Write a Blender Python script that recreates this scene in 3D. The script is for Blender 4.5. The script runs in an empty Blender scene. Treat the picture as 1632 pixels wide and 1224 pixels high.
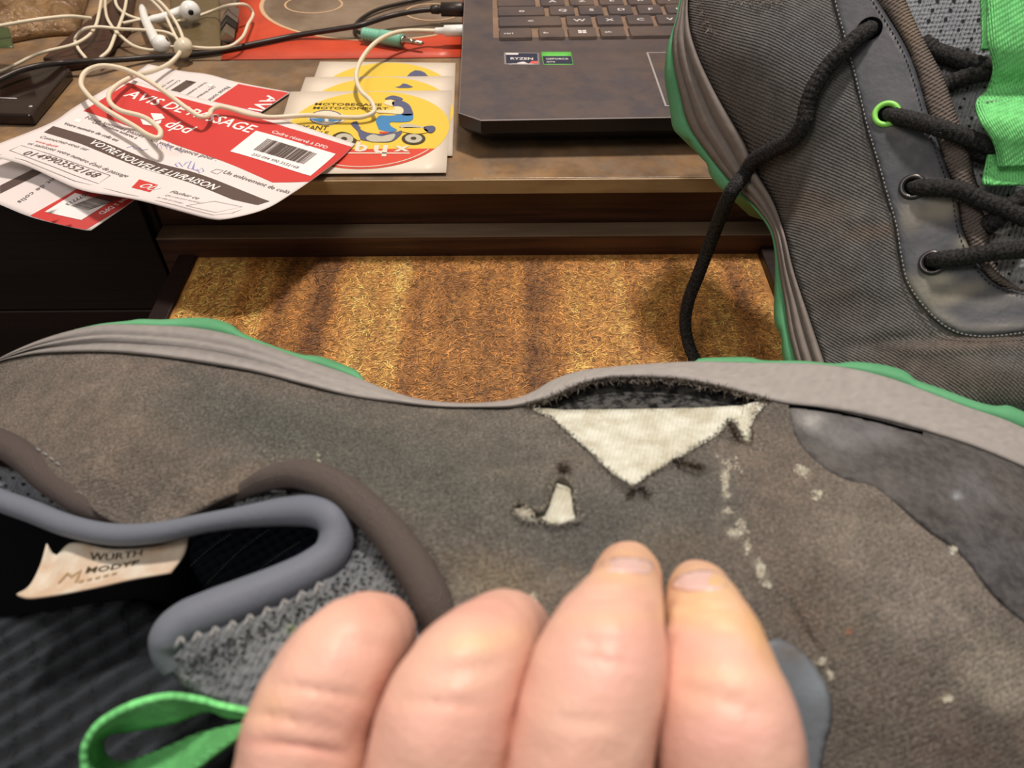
import bpy, bmesh, math, random
import numpy as np
from mathutils import Vector, noise, geometry
from mathutils.bvhtree import BVHTree
random.seed(7); RNG = np.random.default_rng(7)
SC = bpy.context.scene
COL = SC.collection

# ---------------------------------------------------------------- camera, light, exposure
F = 1226.0
PITCH, ROLL = math.radians(46.0), math.radians(0.4)
CAM = np.array([0, 0, 0.215])
fwd = np.array([0, math.cos(PITCH), -math.sin(PITCH)])
_u0 = np.array([0, math.sin(PITCH), math.cos(PITCH)]); _r0 = np.array([1.0, 0, 0])
R = math.cos(ROLL) * _r0 - math.sin(ROLL) * _u0
UP = math.cos(ROLL) * _u0 + math.sin(ROLL) * _r0
def U(px, py, d): return CAM + d * (fwd + R * (px - 816) / F + UP * (612 - py) / F)
def PZ(px, py, z):
    v = fwd + R * (px - 816) / F + UP * (612 - py) / F
    return CAM + v * ((z - CAM[2]) / v[2])
def proj(P):
    q = np.asarray(P) - CAM; d = q @ fwd
    return np.stack([816 + F * (q @ R) / d, 612 - F * (q @ UP) / d, d], -1)

from mathutils import Matrix
cd = bpy.data.cameras.new('camera'); cam = bpy.data.objects.new('camera', cd); COL.objects.link(cam)
cd.sensor_width = 36.0; cd.sensor_fit = 'HORIZONTAL'; cd.lens = F / 1632 * 36
cd.clip_start = 0.01; cd.clip_end = 50
cam.matrix_world = Matrix(((R[0], UP[0], -fwd[0], CAM[0]), (R[1], UP[1], -fwd[1], CAM[1]), (R[2], UP[2], -fwd[2], CAM[2]), (0, 0, 0, 1)))
cd.dof.use_dof = True; cd.dof.focus_distance = 0.34; cd.dof.aperture_fstop = 19.0
SC.camera = cam

wd = bpy.data.worlds.new('room_light'); SC.world = wd; wd.use_nodes = True
wd.node_tree.nodes['Background'].inputs[0].default_value = (1.0, 0.82, 0.71, 1)
wd.node_tree.nodes['Background'].inputs[1].default_value = 0.26
def area(name, loc, target, size, power, color):
    l = bpy.data.lights.new(name, 'AREA'); l.shape = 'DISK'; l.size = size; l.energy = power; l.color = color
    o = bpy.data.objects.new(name, l); COL.objects.link(o); o.location = loc
    o.rotation_euler = (Vector(target) - Vector(loc)).to_track_quat('-Z', 'Y').to_euler()
    return o
area('ceiling_lamp', (0.14, 0.66, 1.35), (0.0, 0.28, 0.0), 0.16, 21.0, (1.0, 0.835, 0.725))
area('room_lamp', (-0.75, -0.35, 1.55), (0.0, 0.25, 0.0), 0.7, 9.0, (1.0, 0.84, 0.74))
vs = SC.view_settings; vs.view_transform = 'Standard'; vs.look = 'None'; vs.gamma = 1; vs.exposure = 0.0; vs.use_curve_mapping = False

# ---------------------------------------------------------------- helpers
def lin(c):
    c = np.asarray(c, float) / 255
    return np.where(c <= 0.04045, c / 12.92, ((c + 0.055) / 1.055) ** 2.4)
TINT = np.array([1.0, 0.84, 0.73])
def C(r, g, b, k=1.0):
    v = np.clip(lin((r, g, b)) / TINT * 0.88 * k, 0.0, 0.92)
    return (float(v[0]), float(v[1]), float(v[2]), 1.0)

def mk(name, base, rough=0.6, var=None, bump=None, attr=False, weave=None, spec=0.4, metal=0.0, trans=0.0, sss=0.0, space='Object', stretch=(1, 1, 1), alpha=1.0, coat=0.0, rvar=None):
    """var=(colour2, scale, contrast); bump=(scale, strength_m); weave=(period_m, angle_deg, depth_m, mix)"""
    m = bpy.data.materials.new(name); m.use_nodes = True
    nt = m.node_tree; N = nt.nodes; L = nt.links; b = N['Principled BSDF']
    b.inputs['Base Color'].default_value = base; b.inputs['Roughness'].default_value = rough
    b.inputs['Specular IOR Level'].default_value = spec; b.inputs['Metallic'].default_value = metal
    b.inputs['Transmission Weight'].default_value = trans; b.inputs['Alpha'].default_value = alpha
    b.inputs['Coat Weight'].default_value = coat
    if sss:
        b.inputs['Subsurface Weight'].default_value = sss; b.inputs['Subsurface Radius'].default_value = (1.0, 0.35, 0.2); b.inputs['Subsurface Scale'].default_value = 0.0025
    tc = N.new('ShaderNodeTexCoord'); mp = N.new('ShaderNodeMapping'); mp.inputs['Scale'].default_value = stretch
    L.new(tc.outputs[space], mp.inputs['Vector'])
    colour = None
    if attr:
        a = N.new('ShaderNodeAttribute'); a.attribute_name = 'tint'; colour = a.outputs['Color']
    def mix(fac, c1, c2, blend='MIX'):
        x = N.new('ShaderNodeMix'); x.data_type = 'RGBA'; x.blend_type = blend
        for s, v in ((x.inputs[0], fac), (x.inputs[6], c1), (x.inputs[7], c2)):
            if hasattr(v, 'is_linked'): L.new(v, s)
            else: s.default_value = v
        return x.outputs[2]
    if var:
        vs_ = var if isinstance(var, list) else [var]
        for (c2, sc, con, *st_) in vs_:
            n = N.new('ShaderNodeTexNoise'); n.inputs['Scale'].default_value = sc; n.inputs['Detail'].default_value = 6; n.inputs['Roughness'].default_value = 0.62
            L.new(mp.outputs[0], n.inputs['Vector'])
            r = N.new('ShaderNodeValToRGB'); r.color_ramp.elements[0].position = 0.5 - con; r.color_ramp.elements[1].position = 0.5 + con
            k_ = st_[0] if st_ else 1.0; r.color_ramp.elements[1].color = (k_, k_, k_, 1)
            L.new(n.outputs[0], r.inputs[0])
            colour = mix(r.outputs[0], colour if colour is not None else base, c2)
    heights = []
    if weave:
        per, ang, dep, mx = weave
        for k, (aa, pm) in enumerate(((ang, 1.0), (ang + 72, 1.35))):
            m2 = N.new('ShaderNodeMapping'); m2.inputs['Rotation'].default_value = (0, 0, math.radians(aa)); L.new(tc.outputs['UV'], m2.inputs['Vector'])
            w = N.new('ShaderNodeTexWave'); w.inputs['Scale'].default_value = 0.314 / (per * pm); w.inputs['Distortion'].default_value = 1.2; w.inputs['Detail'].default_value = 2
            w.inputs['Detail Scale'].default_value = 1.5
            L.new(m2.outputs[0], w.inputs['Vector']); heights.append((w.outputs['Fac'], dep * (1 if k == 0 else 0.4)))
            if k == 0:
                src = colour if colour is not None else base
                mm = N.new('ShaderNodeMath'); mm.operation = 'MULTIPLY_ADD'; L.new(w.outputs['Fac'], mm.inputs[0]); mm.inputs[1].default_value = mx; mm.inputs[2].default_value = 1 - mx * 0.6
                comb = N.new('ShaderNodeCombineColor')
                for i in range(3): L.new(mm.outputs[0], comb.inputs[i])
                colour = mix(1.0, src, comb.outputs[0], 'MULTIPLY')
    if bump:
        n = N.new('ShaderNodeTexNoise'); n.inputs['Scale'].default_value = bump[0]; n.inputs['Detail'].default_value = 5; L.new(mp.outputs[0], n.inputs['Vector'])
        heights.append((n.outputs[0], bump[1]))
    prev = None
    for h, d in heights:
        bp = N.new('ShaderNodeBump'); bp.inputs['Strength'].default_value = 1.0; bp.inputs['Distance'].default_value = d
        L.new(h, bp.inputs['Height'])
        if prev: L.new(prev, bp.inputs['Normal'])
        prev = bp.outputs[0]
    if prev: L.new(prev, b.inputs['Normal'])
    if colour is not None: L.new(colour, b.inputs['Base Color'])
    if rvar:
        n = N.new('ShaderNodeTexNoise'); n.inputs['Scale'].default_value = rvar[0]; n.inputs['Detail'].default_value = 5; L.new(mp.outputs[0], n.inputs['Vector'])
        mr = N.new('ShaderNodeMapRange'); mr.inputs['From Min'].default_value = 0.35; mr.inputs['From Max'].default_value = 0.65
        mr.inputs['To Min'].default_value = rvar[1]; mr.inputs['To Max'].default_value = rvar[2]; L.new(n.outputs[0], mr.inputs[0]); L.new(mr.outputs[0], b.inputs['Roughness'])
    return m

def thing(name, label, cat, loc=(0, 0, 0), group=None):
    o = bpy.data.objects.new(name, None); COL.objects.link(o); o.location = loc; o.empty_display_size = 0.02
    o['label'] = label; o['category'] = cat
    if group: o['group'] = group
    return o
def mesh(name, V, Fc, mat, parent=None, smooth=True, uv=None, tint=None, label=None, kind=None):
    me = bpy.data.meshes.new(name)
    V = np.asarray(V, float)
    if parent is not None: V = V - np.array(root_loc(parent))
    me.from_pydata(V.tolist(), [], [list(map(int, f)) for f in Fc])
    me.materials.append(mat)
    if smooth: me.polygons.foreach_set('use_smooth', [True] * len(me.polygons))
    if uv is not None:
        li = np.empty(len(me.loops), int); me.loops.foreach_get('vertex_index', li)
        ul = me.uv_layers.new(name='UVMap'); ul.data.foreach_set('uv', np.asarray(uv, float)[li].ravel())
    if tint is not None:
        at = me.color_attributes.new('tint', 'FLOAT_COLOR', 'POINT')
        t = np.concatenate([np.asarray(tint, float)[:, :3], np.ones((len(V), 1))], 1); at.data.foreach_set('color', t.ravel())
    me.update()
    o = bpy.data.objects.new(name, me); COL.objects.link(o)
    if parent is not None: o.parent = parent
    if label: o['label'] = label
    if kind: o['kind'] = kind
    return o
def root_loc(o):
    l = np.zeros(3)
    while o is not None: l = l + np.array(o.location); o = o.parent
    return l
def tag(o, label, cat, group=None):
    o['label'] = label; o['category'] = cat
    if group: o['group'] = group
    return o
def struct(o): o['kind'] = 'structure'; return o

def catmull(P, n, closed=False):
    """resample a control polyline (k,dim) to n points, even in arc length"""
    P = np.asarray(P, float)
    if len(P) == 2: 
        t = np.linspace(0, 1, n)[:, None]; return P[0] * (1 - t) + P[1] * t
    Q = np.vstack([P[-1], P, P[0], P[1]]) if closed else np.vstack([2 * P[0] - P[1], P, 2 * P[-1] - P[-2]])
    out = []
    for i in range(1, len(Q) - 2):
        p0, p1, p2, p3 = Q[i - 1], Q[i], Q[i + 1], Q[i + 2]
        # centripetal
        k = lambda a, b: max(np.linalg.norm(b[:2] - a[:2]) ** 0.5, 1e-6)
        t0 = 0; t1 = k(p0, p1); t2 = t1 + k(p1, p2); t3 = t2 + k(p2, p3)
        t = np.linspace(t1, t2, 24, endpoint=False)[:, None]
        A1 = (t1 - t) / (t1 - t0) * p0 + (t - t0) / (t1 - t0) * p1
        A2 = (t2 - t) / (t2 - t1) * p1 + (t - t1) / (t2 - t1) * p2
        A3 = (t3 - t) / (t3 - t2) * p2 + (t - t2) / (t3 - t2) * p3
        B1 = (t2 - t) / (t2 - t0) * A1 + (t - t0) / (t2 - t0) * A2
        B2 = (t3 - t) / (t3 - t1) * A2 + (t - t1) / (t3 - t1) * A3
        out.append((t2 - t) / (t2 - t1) * B1 + (t - t1) / (t2 - t1) * B2)
    D = np.vstack(out + [P[:1] if closed else P[-1:]])
    s = np.concatenate([[0], np.cumsum(np.linalg.norm(np.diff(D, axis=0), axis=1))])
    tt = np.linspace(0, s[-1], n + 1)[:-1] if closed else np.linspace(0, s[-1], n)
    return np.stack([np.interp(tt, s, D[:, j]) for j in range(D.shape[1])], 1)
def plen(P):
    P = np.asarray(P, float); return float(np.linalg.norm(np.diff(P, axis=0), axis=1).sum())

class Field:
    """thin-plate surface through (a, b, value) control points"""
    def __init__(s, pts, lam=1e-4):
        P = np.asarray(pts, float); s.p = P[:, :2] / 400; n = len(P)
        K = s.k(s.p, s.p) + lam * np.eye(n); Q = np.hstack([np.ones((n, 1)), s.p])
        A = np.block([[K, Q], [Q.T, np.zeros((3, 3))]]); s.w = np.linalg.solve(A, np.concatenate([P[:, 2], np.zeros(3)]))
    def k(s, a, b):
        r2 = ((a[:, None, :] - b[None, :, :]) ** 2).sum(-1); return 0.5 * r2 * np.log(r2 + 1e-12)
    def __call__(s, x, y):
        x = np.atleast_1d(np.asarray(x, float)); y = np.atleast_1d(np.asarray(y, float)); q = np.stack([x.ravel(), y.ravel()], 1) / 400
        out = np.empty(len(q))
        for i in range(0, len(q), 20000):
            c = q[i:i + 20000]; out[i:i + 20000] = s.k(c, s.p) @ s.w[:-3] + np.hstack([np.ones((len(c), 1)), c]) @ s.w[-3:]
        return out
def inpoly(x, y, P):
    P = np.asarray(P); ins = np.zeros(len(x), bool)
    xj, yj = P[-1]
    for xi, yi in P:
        c = ((yi > y) != (yj > y)); 
        with np.errstate(divide='ignore', invalid='ignore'):
            ins ^= c & (x < (xj - xi) * (y - yi) / (yj - yi + 1e-30) + xi)
        xj, yj = xi, yi
    return ins
def edist(x, y, P):
    P = np.asarray(P); A = P; B = np.roll(P, -1, 0); d = np.full(len(x), 1e9)
    for a, b in zip(A, B):
        ab = b - a; l = ab @ ab + 1e-12; t = np.clip(((x - a[0]) * ab[0] + (y - a[1]) * ab[1]) / l, 0, 1)
        d = np.minimum(d, np.hypot(x - a[0] - t * ab[0], y - a[1] - t * ab[1]))
    return d
def fill2d(outline, holes, step):
    """triangulate a 2-D outline with an even inner lattice -> (pts, tris)"""
    loops = [np.asarray(outline, float)] + [np.asarray(h, float) for h in holes]
    pts = []; edges = []
    for lp in loops:
        k = len(pts); pts += lp.tolist(); edges += [(k + i, k + (i + 1) % len(lp)) for i in range(len(lp))]
    lo = loops[0].min(0); hi = loops[0].max(0)
    gx, gy = np.meshgrid(np.arange(lo[0], hi[0], step), np.arange(lo[1], hi[1], step * 0.87))
    gx = gx + (np.arange(gx.shape[0]) % 2)[:, None] * step * 0.5
    x, y = gx.ravel(), gy.ravel(); ok = inpoly(x, y, loops[0]) & (edist(x, y, loops[0]) > step * 0.45)
    for h in loops[1:]: ok &= ~inpoly(x, y, h) & (edist(x, y, h) > step * 0.45)
    pts += np.stack([x[ok], y[ok]], 1).tolist()
    v, e, f, *_ = geometry.delaunay_2d_cdt([Vector(p) for p in pts], edges, [], 0, 1e-5 * step)
    v = np.array([tuple(p) for p in v]); f = np.array([t for t in f if len(t) == 3])
    c = v[f].mean(1); ok = inpoly(c[:, 0], c[:, 1], loops[0])
    for h in loops[1:]: ok &= ~inpoly(c[:, 0], c[:, 1], h)
    return v, f[ok]
def vnorm(V, T):
    n = np.cross(V[T[:, 1]] - V[T[:, 0]], V[T[:, 2]] - V[T[:, 0]]); o = np.zeros_like(V)
    for i in range(3): np.add.at(o, T[:, i], n)
    return o / (np.linalg.norm(o, axis=1, keepdims=True) + 1e-15)
def thicken(V, T, th, back=None):
    """front skin + back skin + rim.  normals point to the front"""
    n = len(V); nb = V - vnorm(V, T) * th if back is None else back
    e = {}
    for t in T:
        for i in range(3):
            a, b = int(t[i]), int(t[(i + 1) % 3]); e[(a, b)] = 1
    rim = [(a, b, b + n, a + n)[::-1] for (a, b) in e if (b, a) not in e]
    return np.vstack([V, nb]), T.tolist() + (T[:, ::-1] + n).tolist() + rim
def blotch(x, y, base, spots):
    """wear and dirt of its own shape: spots = (px,py,rx,ry,angle,rgb,strength)"""
    col = np.repeat(np.asarray(base[:3])[None], len(x), 0)
    for (cx, cy, rx, ry, an, c, s) in spots:
        a = math.radians(an); dx, dy = x - cx, y - cy
        u = (dx * math.cos(a) + dy * math.sin(a)) / rx; v = (-dx * math.sin(a) + dy * math.cos(a)) / ry
        w = (s * np.exp(-(u * u + v * v) ** 1.3))[:, None]; col = col * (1 - w) + np.asarray(c[:3]) * w
    return col
def sheet(name, outline, depth, mat, parent, holes=(), step=9, th=0.0012, off=0.0, rnd=None, wob=None, base=None, spots=(), axes=None, sharp=False, label=None, jag=0, n=None, kind=None, xtra=None):
    """a shell of cloth, rubber or leather: outline seen along the viewing rays, true depth from a field, own thickness"""
    def prep(o, k=None):
        o = np.asarray(o, float)
        if sharp: 
            q = []
            for a, b in zip(o, np.roll(o, -1, 0)):
                m = max(1, int(np.linalg.norm(b - a) / step)); q += [a + (b - a) * i / m for i in range(m)]
            o = np.array(q)
        else: o = catmull(o, k or max(12, int(plen(np.vstack([o, o[:1]])) / step)), True)
        if jag: o = o + RNG.normal(0, jag, o.shape)
        return o
    ol = prep(outline, n); hs = [prep(h) for h in holes]
    p, t = fill2d(ol, hs, step)
    d = depth(p[:, 0], p[:, 1]) + off
    if rnd:
        e = np.clip(edist(p[:, 0], p[:, 1], ol[::2] if len(ol) > 300 else ol) / rnd[0], 0, 1); d = d + rnd[1] * (1 - np.sqrt(1 - (1 - e) ** 2))
    if wob: d = d + np.array([noise.noise(Vector((a / wob[1], b / wob[1], 3.1))) for a, b in p]) * wob[0]
    if xtra is not None: d = d + xtra(p[:, 0], p[:, 1])
    V = CAM + d[:, None] * (fwd + np.outer((p[:, 0] - 816) / F, R) + np.outer((612 - p[:, 1]) / F, UP))
    nn = np.cross(V[t[:, 1]] - V[t[:, 0]], V[t[:, 2]] - V[t[:, 0]])
    if (nn * (CAM - V[t[:, 0]])).sum() < 0: t = t[:, ::-1]
    V2, Fc = thicken(V, t, th)
    ax = axes or (R, UP); uv = np.stack([V2 @ ax[0], V2 @ ax[1]], 1)
    tint = None
    if base is not None:
        c = blotch(p[:, 0], p[:, 1], base, spots); tint = np.vstack([c, c])
    return mesh(name, V2, Fc, mat, parent, uv=uv, tint=tint, label=label, kind=kind)
def tube_geo(P, rad, seg=10, flat=1.0, up=(0, 0, 1), cap=True, lump=None):
    P = np.asarray(P, float); n = len(P); rad = np.broadcast_to(np.asarray(rad, float), (n,))
    T = np.gradient(P, axis=0); T /= np.linalg.norm(T, axis=1, keepdims=True) + 1e-12
    a = np.asarray(up, float); V = []; UVs = []
    s = np.concatenate([[0], np.cumsum(np.linalg.norm(np.diff(P, axis=0), axis=1))])
    prev = None
    for i in range(n):
        if prev is None:
            x = np.cross(a, T[i]); 
            if np.linalg.norm(x) < 1e-4: x = np.cross((1, 0, 0), T[i])
        else: x = prev - T[i] * (prev @ T[i])
        x /= np.linalg.norm(x); prev = x; y = np.cross(T[i], x)
        for k in range(seg):
            w = 2 * math.pi * k / seg; rr = rad[i]
            if lump: rr = rr * (1 + lump[0] * math.sin(s[i] / lump[1] * 2 * math.pi + w * lump[2]) * math.sin(-s[i] / lump[1] * 2 * math.pi + w * lump[2]))
            V.append(P[i] + rr * (math.cos(w) * x + math.sin(w) * y * flat)); UVs.append((s[i], w / (2 * math.pi)))
    Fc = [(i * seg + k, i * seg + (k + 1) % seg, (i + 1) * seg + (k + 1) % seg, (i + 1) * seg + k) for i in range(n - 1) for k in range(seg)]
    if cap: Fc += [tuple(range(seg))[::-1], tuple((n - 1) * seg + k for k in range(seg))]
    return np.array(V), Fc, np.array(UVs)
def tube(name, P, rad, mat, parent=None, **k):
    lb = k.pop('label', None); V, Fc, uv = tube_geo(P, rad, **k); return mesh(name, V, Fc, mat, parent, uv=uv, label=lb)
def joined(parts):
    V = []; Fc = []; k = 0
    for v, f in parts: V.append(np.asarray(v)); Fc += [tuple(i + k for i in q) for q in f]; k += len(v)
    return np.vstack(V), Fc
def pxline(pts, n):          # (px,py,depth) controls -> world polyline
    q = catmull(pts, n); return np.array([U(*a) for a in q])
def pzline(pts, n):          # (px,py,height) controls -> world polyline lying on the desk
    W = np.array([PZ(*a) for a in pts]); return catmull(W, n)
def lathe(prof, axis, org, seg=20):
    """prof = (distance along axis, radius)"""
    axis = np.asarray(axis, float); axis /= np.linalg.norm(axis); x = np.cross(axis, (0, 0, 1)); 
    if np.linalg.norm(x) < 1e-3: x = np.cross(axis, (0, 1, 0))
    x /= np.linalg.norm(x); y = np.cross(axis, x); V = []
    for (s, r) in prof:
        for k in range(seg):
            w = 2 * math.pi * k / seg; V.append(np.asarray(org) + axis * s + r * (math.cos(w) * x + math.sin(w) * y))
    n = len(prof)
    Fc = [(i * seg + k, i * seg + (k + 1) % seg, (i + 1) * seg + (k + 1) % seg, (i + 1) * seg + k) for i in range(n - 1) for k in range(seg)]
    return np.array(V), Fc + [tuple(range(seg))[::-1], tuple((n - 1) * seg + k for k in range(seg))]
def boxobj(name, lo, hi, mat, parent=None, bev=0.0008, rz=0.0, piv=(0, 0), seg=2, label=None):
    bm = bmesh.new(); bmesh.ops.create_cube(bm, size=1.0); lo = np.array(lo, float); hi = np.array(hi, float)
    for v in bm.verts: v.co = Vector(((v.co.x + .5) * (hi[0] - lo[0]) + lo[0], (v.co.y + .5) * (hi[1] - lo[1]) + lo[1], (v.co.z + .5) * (hi[2] - lo[2]) + lo[2]))
    if bev: bmesh.ops.bevel(bm, geom=bm.edges[:], offset=bev, segments=seg, profile=0.5, affect='EDGES')
    V = np.array([tuple(v.co) for v in bm.verts]); bm.verts.index_update(); Fc = [[v.index for v in f.verts] for f in bm.faces]; bm.free()
    if rz:
        c, s = math.cos(rz), math.sin(rz); x, y = V[:, 0] - piv[0], V[:, 1] - piv[1]; V[:, 0] = piv[0] + c * x - s * y; V[:, 1] = piv[1] + s * x + c * y
    return mesh(name, V, Fc, mat, parent, smooth=False, label=label)

class Surf:
    """Coons patch: a sheet of paper from its four edges (world polylines)"""
    def __init__(s, top, right, bottom, left, bulge=None):
        s.t, s.r, s.b, s.l = [catmull(np.asarray(q, float), 41) for q in (top, right, bottom, left)]
        s.bulge = bulge
        s.Lu = plen(s.t) * .5 + plen(s.b) * .5; s.Lv = plen(s.l) * .5 + plen(s.r) * .5
        g = np.linspace(0, 1, 31); uu, vv = np.meshgrid(g, g); s.gu = np.stack([uu.ravel(), vv.ravel()], 1); s.gp = proj(s(s.gu[:, 0], s.gu[:, 1]))[:, :2]
    def ev(s, c, t):
        x = np.clip(t, 0, 1) * 40; return np.stack([np.interp(x, np.arange(41), c[:, j]) for j in range(3)], -1)
    def __call__(s, u, v):
        u = np.atleast_1d(np.asarray(u, float)); v = np.atleast_1d(np.asarray(v, float)); U_, V_ = u[:, None], v[:, None]
        P = (1 - V_) * s.ev(s.t, u) + V_ * s.ev(s.b, u) + (1 - U_) * s.ev(s.l, v) + U_ * s.ev(s.r, v)
        P -= (1 - U_) * (1 - V_) * s.t[0] + U_ * (1 - V_) * s.t[-1] + (1 - U_) * V_ * s.b[0] + U_ * V_ * s.b[-1]
        if s.bulge is not None: P[:, 2] += s.bulge(u, v)
        return P
    def normal(s, u, v):
        u = np.atleast_1d(u); v = np.atleast_1d(v); e = 0.01; a = s(np.clip(u + e, 0, 1), v) - s(np.clip(u - e, 0, 1), v); b = s(u, np.clip(v + e, 0, 1)) - s(u, np.clip(v - e, 0, 1))
        n = np.cross(b, a); n /= np.linalg.norm(n, axis=1, keepdims=True) + 1e-15
        return n * np.where(n[:, 2:] < 0, -1, 1)
    def inv(s, px, py):
        i = np.argmin((s.gp[:, 0] - px) ** 2 + (s.gp[:, 1] - py) ** 2); q = s.gu[i].copy()
        for _ in range(12):
            p = proj(s(*q))[0, :2]; e = 1e-3; ju = (proj(s(q[0] + (e if q[0] < .99 else -e), q[1]))[0, :2] - p) / (e if q[0] < .99 else -e); jv = (proj(s(q[0], q[1] + (e if q[1] < .99 else -e)))[0, :2] - p) / (e if q[1] < .99 else -e)
            try: dq = np.linalg.solve(np.stack([ju, jv], 1), np.array([px, py]) - p)
            except Exception: break
            q = np.clip(q + np.clip(dq, -.1, .1), 0.0, 1.0)
        return q
    def at(s, q, eps): q = np.asarray(q); return s(q[:, 0], q[:, 1]) + s.normal(q[:, 0], q[:, 1]) * eps
    def body(s, name, mat, parent, nu=48, nv=36, th=0.00025):
        g = [(i / nu, j / nv) for j in range(nv + 1) for i in range(nu + 1)]; V = s(*np.array(g).T)
        T = []
        for j in range(nv):
            for i in range(nu):
                a = j * (nu + 1) + i; T += [(a, a + nu + 1, a + 1), (a + 1, a + nu + 1, a + nu + 2)]
        T = np.array(T); n = np.cross(V[T[0, 1]] - V[T[0, 0]], V[T[0, 2]] - V[T[0, 0]])
        if n[2] < 0: T = T[:, ::-1]
        V2, Fc = thicken(V, T, th); return mesh(name, V2, Fc, mat, parent)
    def decal(s, name, poly, mat, parent, px=True, eps=0.00012, step=0.03, label=None, smoothline=False):
        q = np.array([s.inv(*p) for p in poly]) if px else np.asarray(poly, float)
        if smoothline: q = catmull(q, max(24, len(q) * 4), True)
        d = []
        for a, b in zip(q, np.roll(q, -1, 0)):
            m = max(1, int(np.linalg.norm(b - a) / step)); d += [a + (b - a) * i / m for i in range(m)]
        p, t = fill2d(np.array(d), [], step); V = s.at(p, eps)
        n = np.cross(V[t[:, 1]] - V[t[:, 0]], V[t[:, 2]] - V[t[:, 0]]).sum(0)
        if n[2] < 0: t = t[:, ::-1]
        return mesh(name, V, t.tolist(), mat, parent, label=label)
    def line(s, pts, w, px=True):
        """flat printed stroke -> (V, F) pieces in metric width w"""
        q = np.array([s.inv(*p) for p in pts]) if px else np.asarray(pts, float)
        m = q * (s.Lu, s.Lv); out = []
        T = np.gradient(m, axis=0); T /= np.linalg.norm(T, axis=1, keepdims=True) + 1e-12; nn = np.stack([-T[:, 1], T[:, 0]], 1) * w / 2
        A = (m + nn) / (s.Lu, s.Lv); B = (m - nn) / (s.Lu, s.Lv); k = len(m)
        return s.at(np.vstack([A, B]), 0.0002), [(i, i + 1, k + i + 1, k + i) for i in range(k - 1)]
_glyph = {}
def glyphs(body, bold, shear=0.0, mono=False):
    key = (body, bold, shear)
    if key not in _glyph:
        c = bpy.data.curves.new('t', 'FONT'); c.body = body; c.size = 1.0; c.offset = bold; c.shear = shear; c.resolution_u = 2
        o = bpy.data.objects.new('t', c); COL.objects.link(o); dg = bpy.context.evaluated_depsgraph_get(); dg.update()
        me = bpy.data.meshes.new_from_object(o.evaluated_get(dg)); V = np.array([tuple(v.co) for v in me.vertices]); Fc = [list(p.vertices) for p in me.polygons]
        bpy.data.objects.remove(o); bpy.data.curves.remove(c); bpy.data.meshes.remove(me); _glyph[key] = (V, Fc)
    return _glyph[key]
def text_on(s, body, a, b, mat, parent, bold=0.0, hs=1.0, shear=0.0, eps=0.00024, name='printed_text', px=True, flip=False, label=None):
    """lettering along the baseline a->b on a Surf"""
    V, Fc = glyphs(body, bold, shear); qa, qb = (s.inv(*a), s.inv(*b)) if px else (np.array(a), np.array(b))
    A, B = qa * (s.Lu, s.Lv), qb * (s.Lu, s.Lv); x0, x1 = V[:, 0].min(), V[:, 0].max(); d = (B - A); k = np.linalg.norm(d) / (x1 - x0); d = d / np.linalg.norm(d); n = np.array([d[1], -d[0]])
    if flip: n = -n
    m = A + np.outer((V[:, 0] - x0) * k, d) + np.outer(V[:, 1] * k * hs, n); q = m / (s.Lu, s.Lv)
    return mesh(name, s.at(q, eps), [f if not flip else f[::-1] for f in Fc], mat, parent, smooth=False, label=label)
# ---------------------------------------------------------------- materials
M = {}
M['varnish'] = mk('old_varnish', C(100, 72, 50), 0.36, var=[(C(66, 45, 31), 14, .12, .8), (C(162, 122, 82), 5, .12), (C(122, 102, 84), 60, .10, .6), (C(80, 62, 48), 34, .08, .5)], bump=(160, .0004), rvar=(30, .28, .6))
M['edge'] = mk('edge_wood', C(152, 116, 76), 0.38, var=[(C(116, 84, 56), 18, .15), (C(172, 138, 96), 40, .1)], bump=(140, .0003), stretch=(.2, 1, 1))
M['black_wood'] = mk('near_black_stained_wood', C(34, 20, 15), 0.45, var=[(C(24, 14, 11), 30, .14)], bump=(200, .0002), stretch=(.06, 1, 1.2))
M['dark_wood'] = mk('dark_stained_wood', C(74, 40, 25), 0.42, var=[(C(42, 22, 14), 30, .14), (C(92, 54, 34), 90, .07, .7)], bump=(200, .0002), stretch=(.06, 1, 1.2))
M['rail_wood'] = mk('dusty_rail_wood', C(116, 94, 72), 0.6, var=[(C(86, 62, 44), 40, .12, .7), (C(142, 118, 92), 25, .1)], bump=(200, .0003), stretch=(.1, 1, 1))
M['chip'] = mk('chipboard', C(134, 84, 40), 0.62, var=[(C(110, 66, 30), 40, .12, .35), (C(200, 142, 74), 160, .1, .35), (C(84, 48, 22), 420, .08, .5)], bump=(500, .0005), stretch=(1, .35, 1), attr=True)
M['fibre'] = mk('wood_fibre', C(150, 100, 50), 0.55, attr=True)
M['paper'] = mk('white_paper', C(234, 214, 203), 0.62, var=(C(228, 208, 196), 30, .3), bump=(300, .00006))
M['ink_red'] = mk('red_print', C(206, 58, 52), 0.5)
M['ink_brown'] = mk('dark_brown_print', C(92, 72, 64), 0.5)
M['ink_grey'] = mk('grey_print', C(104, 92, 88), 0.5)
M['ink_white'] = mk('white_print', C(246, 230, 218), 0.6)
M['ink_blue'] = mk('ballpoint_ink', C(140, 140, 190), 0.5)
M['yellow'] = mk('yellow_print', C(230, 188, 68), 0.4)
M['st_red'] = mk('sticker_red_print', C(212, 72, 54), 0.4)
M['st_white'] = mk('sticker_paper', C(230, 206, 180), 0.45)
M['st_blue'] = mk('sticker_blue_print', C(66, 126, 168), 0.45)
M['st_navy'] = mk('sticker_navy_print', C(88, 88, 112), 0.45)
M['st_black'] = mk('sticker_dark_print', C(70, 56, 34), 0.45)
M['st_skin'] = mk('sticker_skin_print', C(240, 206, 160), 0.45)
M['st_grey'] = mk('sticker_grey_print', C(190, 176, 150), 0.45)
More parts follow.
